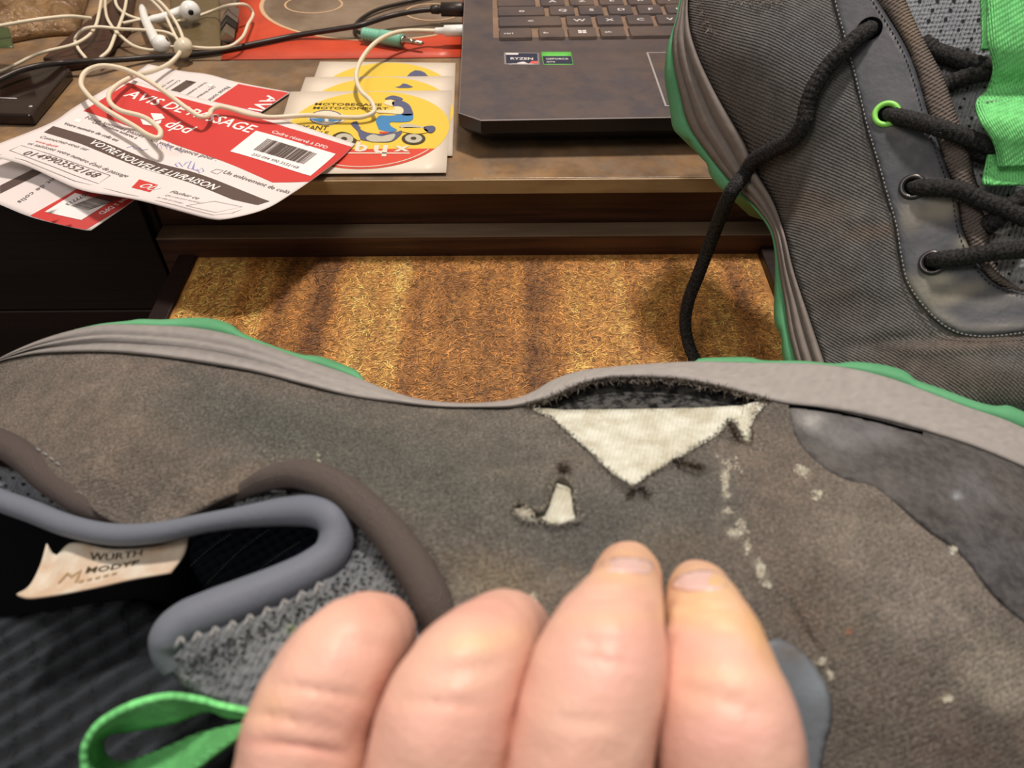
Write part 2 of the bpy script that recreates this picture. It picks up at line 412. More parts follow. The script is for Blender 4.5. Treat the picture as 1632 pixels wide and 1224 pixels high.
M['laptop'] = mk('dusty_dark_plastic', C(78, 69, 70), 0.40, var=[(C(98, 79, 64), 9, .16, .6), (C(60, 55, 62), 14, .14, .7), (C(112, 88, 70), 60, .10, .35)], bump=(900, .00008), rvar=(25, .34, .6))
M['trim'] = mk('pale_highlight_metal', C(150, 134, 126), 0.35, metal=.4)  # pale colour paints the highlight along the laptop edge
M['laptop_front'] = mk('black_plastic', C(22, 20, 22), 0.35)
M['deck'] = mk('dusty_keyboard_deck', C(142, 110, 85), 0.6, var=[(C(104, 82, 68), 50, .15, .7)], bump=(700, .0002))
M['key'] = mk('worn_key', C(70, 62, 63), 0.5, var=[(C(128, 100, 78), 30, .14, .8), (C(62, 56, 58), 60, .12, .7)], bump=(700, .0001))
M['legend'] = mk('key_print', C(226, 208, 196), 0.5)
M['silver'] = mk('silver_label', C(186, 172, 162), 0.3, metal=0.3)
M['label_dark'] = mk('label_navy', C(44, 46, 62), 0.35)
M['label_green'] = mk('label_green', C(112, 196, 84), 0.4)
M['label_red'] = mk('label_red', C(220, 92, 84), 0.4)
M['white_cable'] = mk('ivory_cable', C(238, 216, 184), 0.42, var=(C(226, 202, 168), 40, .2), spec=.5)
M['white_plastic'] = mk('white_plastic', C(242, 230, 216), 0.25, spec=.6)
M['ball'] = mk('ivory_slider', C(222, 200, 168), 0.28, spec=.6)
M['black_cable'] = mk('black_rubber', C(44, 36, 32), 0.38, bump=(300, .0001))
M['green_plug'] = mk('mint_plastic', C(128, 188, 156), 0.45, bump=(300, .0001))
M['metal'] = mk('plug_metal', C(200, 180, 160), 0.22, metal=1.0)
M['grey_plug'] = mk('grey_plug_plastic', C(104, 88, 76), 0.4)
M['phone'] = mk('gloss_black', C(36, 22, 17), 0.14, spec=.5)
M['wallet'] = mk('dark_brown_leather', C(74, 42, 30), 0.33, var=(C(52, 30, 21), 40, .2), bump=(220, .0006))
M['poster_red'] = mk('poster_red', C(208, 72, 40), 0.5, var=(C(186, 62, 38), 30, .15), rvar=(20, .35, .6))
M['poster_grey'] = mk('poster_grey', C(140, 116, 94), 0.5, var=(C(112, 88, 68), 22, .12))
M['poster_cream'] = mk('poster_cream', C(206, 164, 122), 0.5)
M['bag'] = mk('clear_bag', C(208, 158, 104), 0.14, trans=0.6, var=[(C(120, 80, 50), 35, .1, .7)], bump=(140, .006), spec=.7)
M['olive'] = mk('olive_film', C(126, 102, 66), 0.2, trans=0.35, bump=(60, .002), spec=.6)
M['bag_green'] = mk('bag_green_print', C(64, 74, 38), 0.4)
M['floor'] = mk('floor_boards', C(70, 52, 40), 0.5, var=(C(48, 34, 26), 3, .2))

# ---------------------------------------------------------------- room shell
V = np.array([(-2, -1.5, -.76), (2, -1.5, -.76), (2, 1.6, -.76), (-2, 1.6, -.76), (-2, -1.5, -.8), (2, -1.5, -.8), (2, 1.6, -.8), (-2, 1.6, -.8)])
struct(mesh('floor', V, [(0, 1, 2, 3), (4, 7, 6, 5), (0, 4, 5, 1), (1, 5, 6, 2), (2, 6, 7, 3), (3, 7, 4, 0)], M['floor'], smooth=False))

M['wall'] = mk('painted_wall', C(196, 176, 152), 0.8, bump=(60, .0006))
V = np.array([(-2, 1.06, -.76), (2, 1.06, -.76), (2, 1.06, 1.9), (-2, 1.06, 1.9), (-2, 1.1, -.76), (2, 1.1, -.76), (2, 1.1, 1.9), (-2, 1.1, 1.9)])
struct(mesh('wall_back', V, [(0, 1, 2, 3), (4, 7, 6, 5), (0, 4, 5, 1), (1, 5, 6, 2), (2, 6, 7, 3), (3, 7, 4, 0)], M['wall'], smooth=False))

# ---------------------------------------------------------------- desk and pull-out tray
EY = 0.3565            # front edge of the desk top
desk = thing('desk', 'dark varnished wooden desk with a dusty worn top under the laptop', 'desk', (0, .6, -.76))
boxobj('top_board', (-.66, EY + .001, -.0085), (.66, 1.0, 0), M['varnish'], desk, .0004)
boxobj('edge_band', (-.66, EY, -.0088), (.66, EY + .0012, -.0004), M['edge'], desk, .0003, label='tan worn front edge')
boxobj('apron', (-.20, EY + .009, -.0500), (.1515, EY + .022, -.0086), M['dark_wood'], desk, .0005)
boxobj('pedestal', (-.66, EY + .006, -.7599), (-.196, .98, -.0086), M['black_wood'], desk, .001)
boxobj('drawer_front', (-.655, EY + .001, -.0878), (-.200, EY + .006, -.011), M['black_wood'], desk, .0008)
boxobj('drawer_front', (-.655, EY + .001, -.300), (-.200, EY + .006, -.0890), M['black_wood'], desk, .0008)
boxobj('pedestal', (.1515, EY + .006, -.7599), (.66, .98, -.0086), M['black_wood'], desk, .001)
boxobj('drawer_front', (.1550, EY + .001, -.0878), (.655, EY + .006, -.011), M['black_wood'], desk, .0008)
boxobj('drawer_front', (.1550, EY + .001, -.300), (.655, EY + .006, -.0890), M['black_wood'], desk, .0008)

tray = thing('pull_out_tray', 'shallow dark wooden tray with a worn chipboard bottom, pulled out under the desk', 'tray', (-.02, .2, -.052))
X0, X1, Y0, Y1, TZ = -.1765, .1385, .045, EY - .001, -.046
boxobj('back_rail', (X0 - .019, Y1 - .003, -.058), (X1 + .0105, EY + .0085, -.0338), M['dark_wood'], tray, .0006)
boxobj('rail_cap', (X0 - .019, Y1 - .0031, -.0338), (X1 + .0105, EY + .0086, -.0328), M['rail_wood'], tray, .0004, label='dusty top face of the back rail')
boxobj('side_rail', (X0 - .010, Y0, -.058), (X0, Y1 - .0032, -.0438), M['black_wood'], tray, .0006)
boxobj('side_rail', (X1, Y0, -.058), (X1 + .010, Y1 - .0032, -.0405), M['black_wood'], tray, .0006)
boxobj('front_board', (X0 - .010, Y0 - .012, -.062), (X1 + .010, Y0 - .0002, -.026), M['dark_wood'], tray, .001)
def streak(x, y):
    """broad stain streaks running front to back, like rubbed-in wear"""
    s = noise.noise(Vector((x * 28, y * 2.2, 1.7))) * .9 + noise.noise(Vector((x * 95, y * 3, 5.2))) * .95
    b = noise.noise(Vector((x * 45, y * 45, 9))) * .5
    return s + b
dkc, mdc, ltc, ylc = [np.array(C(*c)[:3]) for c in ((112, 66, 30), (190, 124, 58), (228, 166, 86), (246, 198, 114))]
def chipcol(x, y):
    t = streak(x, y)
    t += .55 * math.exp(-((x + .062) / .004) ** 2) + .5 * math.exp(-((x - .004) / .006) ** 2) - .55 * math.exp(-((x - .022) / .014) ** 2) - .35 * math.exp(-((x + .10) / .012) ** 2) + .25 * math.exp(-((x - .06) / .02) ** 2)
    if t < 0: return mdc + (dkc - mdc) * min(1, -t * 1.1)
    return mdc + (ltc - mdc) * min(1, t * 1.1) if t < .9 else ltc + (ylc - ltc) * min(1, (t - .9) * 2)
nx, ny = 180, 150; V = []; Fc = []; tint = []
for j in range(ny + 1):
    for i in range(nx + 1):
        x = X0 + (X1 - X0) * i / nx; y = Y0 + (Y1 - .003 - Y0) * j / ny; V.append((x, y, TZ)); tint.append(chipcol(x, y) * .9)
Fc = [(j * (nx + 1) + i, j * (nx + 1) + i + 1, (j + 1) * (nx + 1) + i + 1, (j + 1) * (nx + 1) + i) for j in range(ny) for i in range(nx)]
n = len(V); k = [0, nx, n - 1, n - 1 - nx]
V += [(X0, Y0, TZ - .006), (X1, Y0, TZ - .006), (X1, Y1 - .003, TZ - .006), (X0, Y1 - .003, TZ - .006)]; tint += [mdc] * 4
Fc += [(n + 3, n + 2, n + 1, n), tuple([n, n + 1] + list(range(nx, -1, -1))), tuple([n + 2, n + 3] + list(range(n - 1 - nx, n)))]
chipb = mesh('chipboard_panel', V, Fc, M['chip'], tray, smooth=False, tint=tint)
V = []; Fc = []; tint = []
for _ in range(30000):
    x = random.uniform(X0 + .003, X1 - .003); y = random.uniform(.20, Y1 - .006); a = random.gauss(.2, .9) if random.random() < .65 else random.uniform(0, 6.3)
    l = random.uniform(.0006, .0022) * (2.0 if random.random() < .06 else 1); w = random.uniform(.00009, .00025); b = random.gauss(0, .12)
    c0 = chipcol(x, y) * random.choice((.28, .5, .8, 1.0, 1.3, 1.6, 2.0)); z = TZ + random.uniform(.00005, .0004); k = len(V)
    for s in (-1, 0, 1):
        aa = a + b * s; dx, dy = math.cos(aa), math.sin(aa); cx = x + l * s * math.cos(a); cy = y + l * s * math.sin(a); ww = w * (1 if s == 0 else .45)
        V += [(cx - dy * ww, cy + dx * ww, z + (.0002 if s == 0 else 0)), (cx + dy * ww, cy - dx * ww, z + (.0001 if s == 0 else 0))]; tint += [np.clip(c0, 0, .8)] * 2
    Fc += [(k, k + 1, k + 3, k + 2), (k + 2, k + 3, k + 5, k + 4)]
mesh('wood_fibres', V, Fc, M['fibre'], tray, smooth=False, tint=tint, kind='stuff')

# ---------------------------------------------------------------- red poster under the cables
def quad_surf(pts, z, name=None):
    P = [PZ(*p, z) for p in pts]; return Surf([P[0], P[1]], [P[1], P[2]], [P[3], P[2]], [P[0], P[3]])
pz = .0006
a, b, c, d = PZ(352, 95, pz), PZ(737, 91, pz), PZ(738, -40, pz), PZ(395, -40, pz)
ps = Surf([d, c], [c, b], [a, b], [d, a])
poster = ps.body('poster', M['poster_red'], None, 10, 10, .0003); tag(poster, 'red poster with a grey disc ringed in cream, flat on the desk behind the stickers', 'poster')
def disc(cx, cy, rx, ry, n=48): return [(cx + rx * math.cos(t), cy + ry * math.sin(t)) for t in np.linspace(0, 2 * math.pi, n, endpoint=False)]
def wdisc(s, cpx, r, n=56, yr=1.0):
    q = s.inv(*cpx); return [(q[0] + r * math.cos(t) / s.Lu, q[1] + yr * r * math.sin(t) / s.Lv) for t in np.linspace(0, 2 * math.pi, n, endpoint=False)]
q0 = ps.inv(610, 5)
def clipq(poly): return [(min(.998, max(.002, u)), min(.998, max(.002, v))) for u, v in poly]
ps.decal('cream_ring', clipq(wdisc(ps, (606, 5), .089, 64, .78)), M['poster_cream'], poster, px=False, eps=.00015, step=.05)
ps.decal('grey_disc', clipq(wdisc(ps, (606, 5), .086, 64, .78)), M['poster_grey'], poster, px=False, eps=.0003, step=.05)
for cx, cy, r in ((500, 8, .021), (690, 20, .02)):
    V, Fc = joined([ps.line([tuple(q) for q in wdisc(ps, (cx, cy), r, 41, .8)] + [tuple(wdisc(ps, (cx, cy), r, 41, .8)[0])], .0014, px=False)])
    mesh('printed_ring', V + np.array([0, 0, .0003]), Fc, M['poster_cream'], poster, smooth=False)

# ---------------------------------------------------------------- delivery notices
def zc(pts): return [PZ(*p) for p in pts]
c2 = Surf(zc([(463, 147, .0016), (380, 203, .0016), (300, 257, .0016), (250, 291, .0014), (205, 325, -.002), (145, 367, -.007)]),
          zc([(145, 367, -.007), (137, 367, -.007), (100, 359, -.004), (47, 345, -.001), (0, 326, .001), (-70, 299, .0016)]),
          zc([(236, 102, .002), (160, 153, .002), (60, 214, .0016), (-70, 299, .0016)]),
          zc([(463, 147, .0016), (420, 139, .004), (375, 130, .006), (330, 118, .004), (290, 113, .002), (236, 102, .002)]))
card2 = c2.body('delivery_notice', M['paper'], None); tag(card2, 'lower white and red delivery notice, mostly hidden, its end hanging over the desk edge', 'notice')
c1 = Surf(zc([(199, 124, .017), (300, 152, .010), (400, 176, .006), (470, 197, .0035), (566, 229, .0030)]),
          zc([(566, 229, .0030), (545, 250, .004), (510, 277, .005), (470, 305, .006), (420, 334, .007), (362, 349, .006), (349, 351, .005)]),
          zc([(-38, 243, .012), (0, 252, .012), (40, 263, .011), (94, 288, .010), (121, 300, .0095), (148, 307, .009), (175, 311, .0085), (220, 319, .008), (284, 336, .006), (333, 349, .005), (349, 351, .005)]),
          zc([(199, 124, .017), (170, 141, .016), (118, 171, .014), (84, 194, .014), (0, 228, .013), (-38, 243, .012)]))
card1 = c1.body('delivery_notice', M['paper'], None); tag(card1, 'upper white and red delivery notice headed AVIS DE PASSAGE, lying under the white earphone cable', 'notice')
print('CARD1', c1.Lu, c1.Lv, 'CARD2', c2.Lu, c2.Lv)
D = c1.decal
D('red_band', [(205.5, 132), (340, 169.5), (460, 204), (563, 235), (528, 264), (498, 291), (434, 291), (300, 238), (133, 177)], M['ink_red'], card1)
bx = [c1.inv(*p) for p in ((205.5, 132), (133, 177))]
D('white_panel', [(408, 209), (535, 246), (495, 281), (367, 242)], M['ink_white'], card1, eps=.0003)
D('black_band', [(85, 201), (160, 224), (300, 272), (430, 321), (411, 327), (370, 318), (240, 272), (150, 238), (70, 211)], M['ink_brown'], card1)
D('red_box', [(222, 286), (252, 295), (239, 306.5), (209.5, 299)], M['ink_red'], card1)
D('check_box', [(123, 189), (131, 191.5), (126, 196), (117, 193.5)], M['ink_white'], card1)
T = lambda *a, **k: text_on(c1, *a, parent=card1, **k)
T('AVIS DE PASSAGE', (196, 153), (396, 212), M['ink_white'], bold=.012, hs=1.05)
T('dpd', (260, 201), (297, 213), M['ink_white'], bold=.012, hs=1.0)
D('cube_face', [(240, 181), (258, 182), (263, 189), (246, 193)], M['ink_white'], card1, eps=.0003, label='white cube emblem, top')
D('cube_face', [(224, 190), (240, 194), (243, 201), (228, 199)], M['ink_white'], card1, eps=.0003)
D('cube_face', [(247, 194.5), (258, 191.5), (256, 197), (247, 201)], M['ink_white'], card1, eps=.0003)
T('Cadre réservé à DPD', (432, 212), (520, 238), M['ink_white'], bold=.005)
T('250 094 990 3552168', (400, 248), (474, 270), M['ink_grey'], bold=.005, eps=.0004)
T('Nous sommes passés    en votre absence pour :', (135, 189), (344, 257), M['ink_grey'])
T('Une livraison assurée à', (146, 196), (216, 222), M['ink_grey'], bold=.01)
T('Votre numéro de colis est', (100, 198), (186, 226), M['ink_grey'], bold=.01)
T('VOTRE NOUVELLE LIVRAISON', (140, 228), (339, 303), M['ink_white'], bold=.014, hs=.95)
T('Connectez-vous sur', (62, 219.5), (138, 241), M['ink_grey'])
T('www.dpd.fr', (55, 226), (90, 235.5), M['ink_red'])
T('et saisissez votre numéro d\'avis de passage', (43, 230), (201, 283), M['ink_grey'])
T('0149903552168', (34, 246), (150, 283.5), M['ink_brown'], bold=.0, hs=.88)
T('OU', (219, 297.5), (241, 304), M['ink_white'], bold=.01, hs=1.0)
T('Flasher ce', (270, 307), (314, 318), M['ink_grey'])
T('QR code pour accéder', (262, 312), (318, 324), M['ink_grey'])
T('au site et choisir', (250, 315), (290, 325), M['ink_grey'])
T('Un enlèvement de colis', (354, 276), (459, 309), M['ink_grey'])
L1 = [c1.line(p, .0003) for p in (
    [(15.5, 240), (33.5, 232), (80, 246), (130, 264), (176, 280), (157, 293), (120, 280), (80, 264), (40, 249), (15.5, 240)],
    [(297, 328), (342, 321), (386, 330), (344, 339), (297, 328)],
    [(345, 270), (336, 274), (346, 278), (356, 272), (345, 270)],
    [(-10, 244), (40, 256), (120, 289), (200, 309), (280, 327), (340, 343), (370, 340), (420, 322)])]
V, Fc = joined(L1); mesh('printed_rule', V, Fc, M['ink_grey'], card1, smooth=False)
hand = [[(245, 232), (252, 229), (250, 235), (256, 231), (258, 237), (262, 231), (266, 238), (268, 228), (272, 240), (280, 236), (290, 244), (296, 241)],
        [(202, 236), (212, 233), (214, 238), (222, 236), (226, 240), (236, 238)],
        [(283, 266), (279, 262), (285, 259), (291, 266), (296, 260), (305, 257), (299, 268), (306, 270), (311, 258), (308, 270), (316, 273), (322, 268), (325, 273), (318, 276), (314, 270)]]
V, Fc = joined([c1.line(h, .00045) for h in hand]); mesh('handwriting', V, Fc, M['ink_blue'], card1, smooth=False, label='faint blue pen handwriting')
def barcode(s, corners, parent, nb=40):
    q = np.array([s.inv(*p) for p in corners]); parts = []; x = 0.0; rr = random.Random(5)
    while x < 1:
        w = rr.choice((.008, .008, .016, .024)); x1 = min(1, x + w)
        a = q[0] + (q[1] - q[0]) * x; b = q[0] + (q[1] - q[0]) * x1; c = q[3] + (q[2] - q[3]) * x1; d = q[3] + (q[2] - q[3]) * x
        parts.append((s.at(np.array([a, b, c, d]), .0005), [(0, 1, 2, 3)])); x = x1 + rr.choice((.007, .010, .016))
    V, Fc = joined(parts); mesh('barcode', V, Fc, M['ink_brown'], parent, smooth=False)
barcode(c1, [(427, 222), (506, 246), (484, 263), (404, 240)], card1)
# lower notice
D = c2.decal
D('red_band', [(380, 134), (460, 148), (404, 189), (340, 232), (200, 329), (137, 366), (100, 359), (48, 344), (110, 309), (230, 235)], M['ink_red'], card2)
D('black_band', [(297, 128), (313, 131), (287, 147.5), (272, 144)], M['ink_brown'], card2)
D('black_band', [(0, 296), (52, 270), (68, 275), (0, 309)], M['ink_brown'], card2)
D('white_panel', [(120, 308), (176, 322), (130, 351), (72, 338)], M['ink_white'], card2, eps=.0003)
text_on(c2, 'AVIS DE PASSAGE', (428, 152), (230, 285), M['ink_white'], card2, bold=.012, hs=.9, name='printed_text')
text_on(c2, 'Cadre réservé à DPD', (246, 288), (156, 340), M['ink_white'], card2, bold=.01, hs=1.2)
text_on(c2, 'Un enlèvement de colis', (150, 240), (27, 322), M['ink_grey'], card2, hs=.85)
text_on(c2, 'Nous sommes passés', (361, 138), (300, 181), M['ink_grey'], card2, hs=1.0)
text_on(c2, 'Une livraison', (340, 138), (310, 157), M['ink_grey'], card2, bold=.01)
text_on(c2, 'Votre numéro', (327, 131), (295, 152), M['ink_grey'], card2, bold=.01)
text_on(c2, 'Connectez', (284, 128), (262, 143), M['ink_grey'], card2)
text_on(c2, 'vous sur', (275, 127), (255, 140), M['ink_grey'], card2)
text_on(c2, '2577713', (139, 307), (104, 326), M['ink_grey'], card2, bold=.02, eps=.0004)
D('check_box', [(336, 134), (342, 135), (337, 139), (331, 138)], M['ink_white'], card2, eps=.0003)
barcode(c2, [(172, 307), (112, 329), (140, 336), (200, 315)], card2)

# ---------------------------------------------------------------- round-print stickers, three in a stack
def Z6(x, y): return (480 + x / 6.277, 100 + y / 6.277)
def sticker(corners, z, lbl, full):
    s = quad_surf(corners, z); o = s.body('sticker', M['st_white'], None, 8, 8, .0003)
    tag(o, lbl, 'sticker', 'square stickers with a round yellow print')
    c = (.525, .485); rr = .475
    circ = [(c[0] + rr * math.cos(t), c[1] + rr * math.sin(t)) for t in np.linspace(0, 2 * math.pi, 72, endpoint=False)]
    s.decal('yellow_disc', circ, M['yellow'], o, px=False)
    t0 = math.asin(.255 / rr)
    seg = [(c[0] + rr * math.cos(t), c[1] + rr * math.sin(t)) for t in np.linspace(t0, math.pi - t0, 36)]
    s.decal('red_segment', seg, M['st_red'], o, px=False, eps=.0002)
    arc = [(c[0] + rr * .955 * math.cos(t), c[1] + rr * .955 * math.sin(t)) for t in np.linspace(t0 + .06, math.pi - t0 - .06, 40)]
    V, Fc = s.line(arc, .0007, px=False); mesh('printed_rule', V + np.array([0, 0, .0002]), Fc, M['st_white'], o, smooth=False)
    return s, o
ST = 'white sticker with round yellow print, '
s3, st3 = sticker([(510, 98), (726, 100), (722, 222), (463, 226)], .0006, ST + 'lowest and farthest back of the stack of three', False)
s2, st2 = sticker([(487, 123), (724, 121), (721, 248), (441, 250)], .0013, ST + 'middle one of the stack of three', False)
s1, st1 = sticker([(463, 146), (720, 144), (711, 275), (423, 277)], .0020, ST + 'topmost of the stack, showing the moped rider', True)
E = .0003
for s_, o_, dx, dy in ((s2, st2, 0, 0), (s3, st3, 0, 0)):
    k_ = ((1090, 105), (1140, 78), (1200, 85), (1240, 105), (1270, 138), (1060, 138)) if s_ is s3 else ((940, 248), (985, 238), (1020, 210), (1060, 218), (1120, 245), (1080, 256), (990, 256))
    s_.decal('printed_cap', [Z6(*p) for p in k_], M['st_navy'], o_, eps=.0003, step=.2)
def SD(name, pts, mat, eps=E, sl=False, lb=None): s1.decal(name, [Z6(*p) for p in pts], M[mat], st1, eps=eps, step=.2, smoothline=sl, label=lb)
text_on(s1, 'MOTOBECANE', Z6(135, 428), Z6(805, 436), M['st_black'], st1, bold=.02, hs=.75)
text_on(s1, 'MOTOCONFORT', Z6(118, 466), Z6(868, 474), M['st_black'], st1, bold=.02, hs=.75)
text_on(s1, 'PUISSANT', Z6(-150, 672), Z6(270, 676), M['st_black'], st1, bold=.02, hs=1.3, shear=.15)
text_on(s1, 'ET SOUPLE', Z6(-150, 716), Z6(272, 720), M['st_black'], st1, bold=.02, hs=1.0, shear=.15)
SD('wing_badge', [(60, 560), (150, 500), (265, 478), (380, 505), (460, 558), (400, 600), (330, 622), (255, 630), (170, 615), (100, 580)], 'st_white', E, True)
SD('wing', [(90, 562), (235, 562), (240, 590), (200, 596), (130, 588)], 'st_blue', .0004); SD('wing', [(275, 562), (420, 560), (380, 586), (310, 596), (272, 590)], 'st_blue', .0004)
V, Fc = joined([s1.line([Z6(100 + 150 + 160 * math.cos(t), 555 + 72 * math.sin(t)) for t in np.linspace(0, 6.283, 30)], .0006)]); mesh('printed_rule', V + np.array([0, 0, .0003]), Fc, M['st_navy'], st1, smooth=False)
# rider
SD('cap', [(835, 370), (900, 335), (960, 340), (1020, 370), (985, 385), (900, 372)], 'st_navy', .0004, True)
SD('head', [(850, 385), (905, 375), (930, 400), (915, 440), (880, 435), (830, 412)], 'st_skin', .0004, True)
SD('torso', [(915, 395), (1000, 385), (1075, 420), (1110, 480), (1115, 530), (1010, 530), (1000, 460), (925, 440)], 'st_navy', .0004, True)
SD('arm', [(930, 445), (1000, 450), (1025, 490), (1000, 520), (860, 510), (760, 505), (760, 485), (900, 478), (935, 470)], 'st_skin', .0005, True)
SD('trousers', [(1010, 520), (1112, 520), (1120, 560), (1090, 590), (980, 600), (890, 600), (900, 640), (960, 680), (900, 700), (800, 690), (765, 640), (750, 570), (790, 535), (900, 535)], 'st_blue', .0004, True)
# moped
def wheel(cx, cy, rx, ry):
    SD('wheel', disc(cx, cy, rx, ry, 20), 'st_black', .00035); SD('wheel_rim', disc(cx, cy, rx * .72, ry * .72, 20), 'st_grey', .0005); SD('wheel_hub', disc(cx, cy, rx * .25, ry * .25, 12), 'st_black', .0006)
wheel(430, 770, 130, 78); wheel(1125, 765, 120, 62)
SD('mudguard', [(320, 730), (400, 670), (500, 680), (570, 730), (590, 790), (540, 770), (490, 720), (400, 700)], 'yellow', .0006, True)
SD('frame', [(500, 610), (560, 590), (590, 650), (760, 690), (900, 705), (1010, 690), (950, 770), (880, 800), (680, 790), (590, 770), (570, 700)], 'st_navy', .00045, True)
SD('engine', [(650, 760), (720, 725), (800, 745), (870, 730), (940, 720), (900, 790), (780, 800), (690, 795)], 'st_grey', .0006, True)
SD('tank', [(590, 660), (760, 680), (880, 712), (790, 722), (640, 700)], 'yellow', .0006, True)
SD('seat', [(980, 640), (1060, 620), (1180, 640), (1250, 660), (1160, 662), (1010, 660)], 'st_grey', .0006, True)
SD('luggage', [(1000, 660), (1240, 668), (1270, 700), (1160, 720), (1000, 690)], 'yellow', .0006, True)
SD('tail_lamp', [(1230, 650), (1320, 640), (1345, 670), (1300, 710), (1240, 690)], 'st_navy', .0006, True)
SD('red_plate', [(780, 700), (880, 700), (860, 722), (790, 720)], 'st_red', .0007)
text_on(s1, 'b', Z6(535, 888), Z6(660, 890), M['st_white'], st1, bold=.03, hs=.95, eps=.0004)
text_on(s1, 'h', Z6(870, 834), Z6(735, 834), M['st_white'], st1, bold=.03, hs=.95, eps=.0004)
text_on(s1, 'x', Z6(925, 890), Z6(1085, 890), M['st_white'], st1, bold=.03, hs=.85, eps=.0004)
SD('underline', [(470, 903), (1085, 905), (1090, 916), (460, 914)], 'st_white', .0004)

# ---------------------------------------------------------------- laptop
lap = thing('laptop', 'open black dusty laptop with a worn keyboard on the desk behind the boots', 'laptop', (-.0275, .3815, 0))
LR = math.radians(1.1); lc, ls = math.cos(LR), math.sin(LR); LO = np.array([-.0275, .3815])
def LW(x, y, z): return (LO[0] + lc * x - ls * y, LO[1] + ls * x + lc * y, z)
def toL(P): dx, dy = P[0] - LO[0], P[1] - LO[1]; return lc * dx + ls * dy, -ls * dx + lc * dy
W_, H_ = .36, .25
def prism(poly_lo, zlo, poly_hi, zhi):
    n = len(poly_lo); V = [LW(x, y, zlo) for x, y in poly_lo] + [LW(x, y, zhi) for x, y in poly_hi]
    return V, [tuple(range(n))[::-1], tuple(range(n, 2 * n))] + [(i, (i + 1) % n, n + (i + 1) % n, n + i) for i in range(n)]
o = [(.012, 0), (W_ - .012, 0), (W_, .009), (W_, H_), (0, H_), (0, .009)]; i_ = [(.018, .010), (W_ - .018, .010), (W_ - .004, .02), (W_ - .004, H_ - .004), (.004, H_ - .004), (.004, .02)]
mesh('bottom_case', *prism(i_, .0030, o, .0125), M['laptop_front'], lap, smooth=False)
mesh('front_bezel', *prism(o, .0125, o, .0196), M['laptop_front'], lap, smooth=False)
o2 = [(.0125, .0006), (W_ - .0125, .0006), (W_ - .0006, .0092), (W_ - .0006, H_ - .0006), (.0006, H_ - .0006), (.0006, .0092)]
mesh('edge_highlight', *prism(o, .0196, o2, .0201), M['trim'], lap, smooth=False, label='pale edge strip with its highlight painted in')
mesh('palm_rest', *prism(o2, .0199, o2, .0202), M['laptop'], lap, smooth=False)
for fx in (.03, W_ - .03):
    for fy in (.03, H_ - .03):
        V, Fc = lathe([(.0003, .007), (.0035, .006)], (0, 0, 1), LW(fx, fy, 0)); mesh('rubber_foot', V, Fc, M['laptop_front'], lap)
TOPZ = .0202
def key_x(px, py): return toL(PZ(px, py, TOPZ + .0012))
kl = toL(PZ(786, 58, TOPZ))[0]
V, Fc = prism([(kl, .105), (.335, .105), (.335, .215), (kl, .215)], TOPZ - .0004, [(kl, .105), (.335, .105), (.335, .215), (kl, .215)], TOPZ + .0002)
mesh('keyboard_deck', V, Fc, M['deck'], lap, smooth=False)
def key(x0, x1, yc, legend, big=1.0):
    y0, y1 = yc - .0079, yc + .0079; z0, z1 = TOPZ + .0002, TOPZ + .0018; c = .0012; ins = .0006
    lo = [(x0 + c, y0), (x1 - c, y0), (x1, y0 + c), (x1, y1 - c), (x1 - c, y1), (x0 + c, y1), (x0, y1 - c), (x0, y0 + c)]
    cx, cy = (x0 + x1) / 2, yc
    hi = [(cx + (x - cx) * (1 - 2 * ins / (x1 - x0)), cy + (y - cy) * (1 - 2 * ins / .0158)) for x, y in lo]
    V, Fc = prism(lo, z0, hi, z1); k = mesh('key', V, Fc, M['key'], lap, smooth=False)
    if legend:
        if legend == 'WIN':
            parts = []
            for a in (-1, 1):
                for b in (-1, 1):
                    parts.append(([LW(cx + .0002 * a, cy + .0002 * b, z1 + .0001), LW(cx + .0024 * a, cy + .0002 * b, z1 + .0001), LW(cx + .0026 * a, cy + .0024 * b, z1 + .0001), LW(cx + .0002 * a, cy + .0022 * b, z1 + .0001)], [(0, 1, 2, 3)]))
            V, Fc = joined(parts)
        else:
            V, Fc = glyphs(legend, .012); s = (.0066 if len(legend) == 1 else .0040) * big; w = V[:, 0].max() - V[:, 0].min()
            ox = cx - w * s / 2 if len(legend) == 1 else x0 + .003
            V = np.array([LW(ox + x * s * 1.1, cy - .0020 + y * s * .8, z1 + .0001) for x, y, _ in V])
        mesh('key_legend', V, Fc, M['legend'], k, smooth=False)
rows = [(51, [(795, 848, 'ctrl'), (858, 900, 'fn'), (905, 951, 'WIN'), (956, 998, 'alt'), (1003, 1230, '')]),
        (32.5, [(794, 895, '↑'), (902, 944, 'W'), (950.5, 993, 'X'), (999, 1041, 'C'), (1047, 1090, 'V'), (1096, 1138, 'B'), (1144, 1186, 'N')]),
        (16.2, [(793, 868, 'A'), (875, 916, 'Q'), (922, 962, 'S'), (969, 1009, 'D'), (1016, 1056, 'F'), (1062, 1103, 'G'), (1109, 1150, 'H')]),
        (1.5, [(792, 853, ''), (860.5, 900, 'A'), (907, 947, 'Z'), (954, 994, 'E'), (1000, 1040, 'R'), (1046, 1086, 'T'), (1092, 1132, 'Y')]),
        (-12.5, [(791, 838, '1'), (845, 884, '2'), (890, 929, '3'), (936, 975, '4'), (981, 1020, '5'), (1027, 1066, '6'), (1073, 1112, '7')])]
for py, ks in rows:
    yc = toL(PZ(900, py, TOPZ + .0018))[1]
    for a, b, l in ks:
        if l == 'A' and b - a > 60: l = 'o'
        if l == '↑': l = '<'
        x0, x1 = toL(PZ(a, py, TOPZ + .0018))[0], toL(PZ(b, py, TOPZ + .0018))[0]
        key(x0, x1, yc, l)
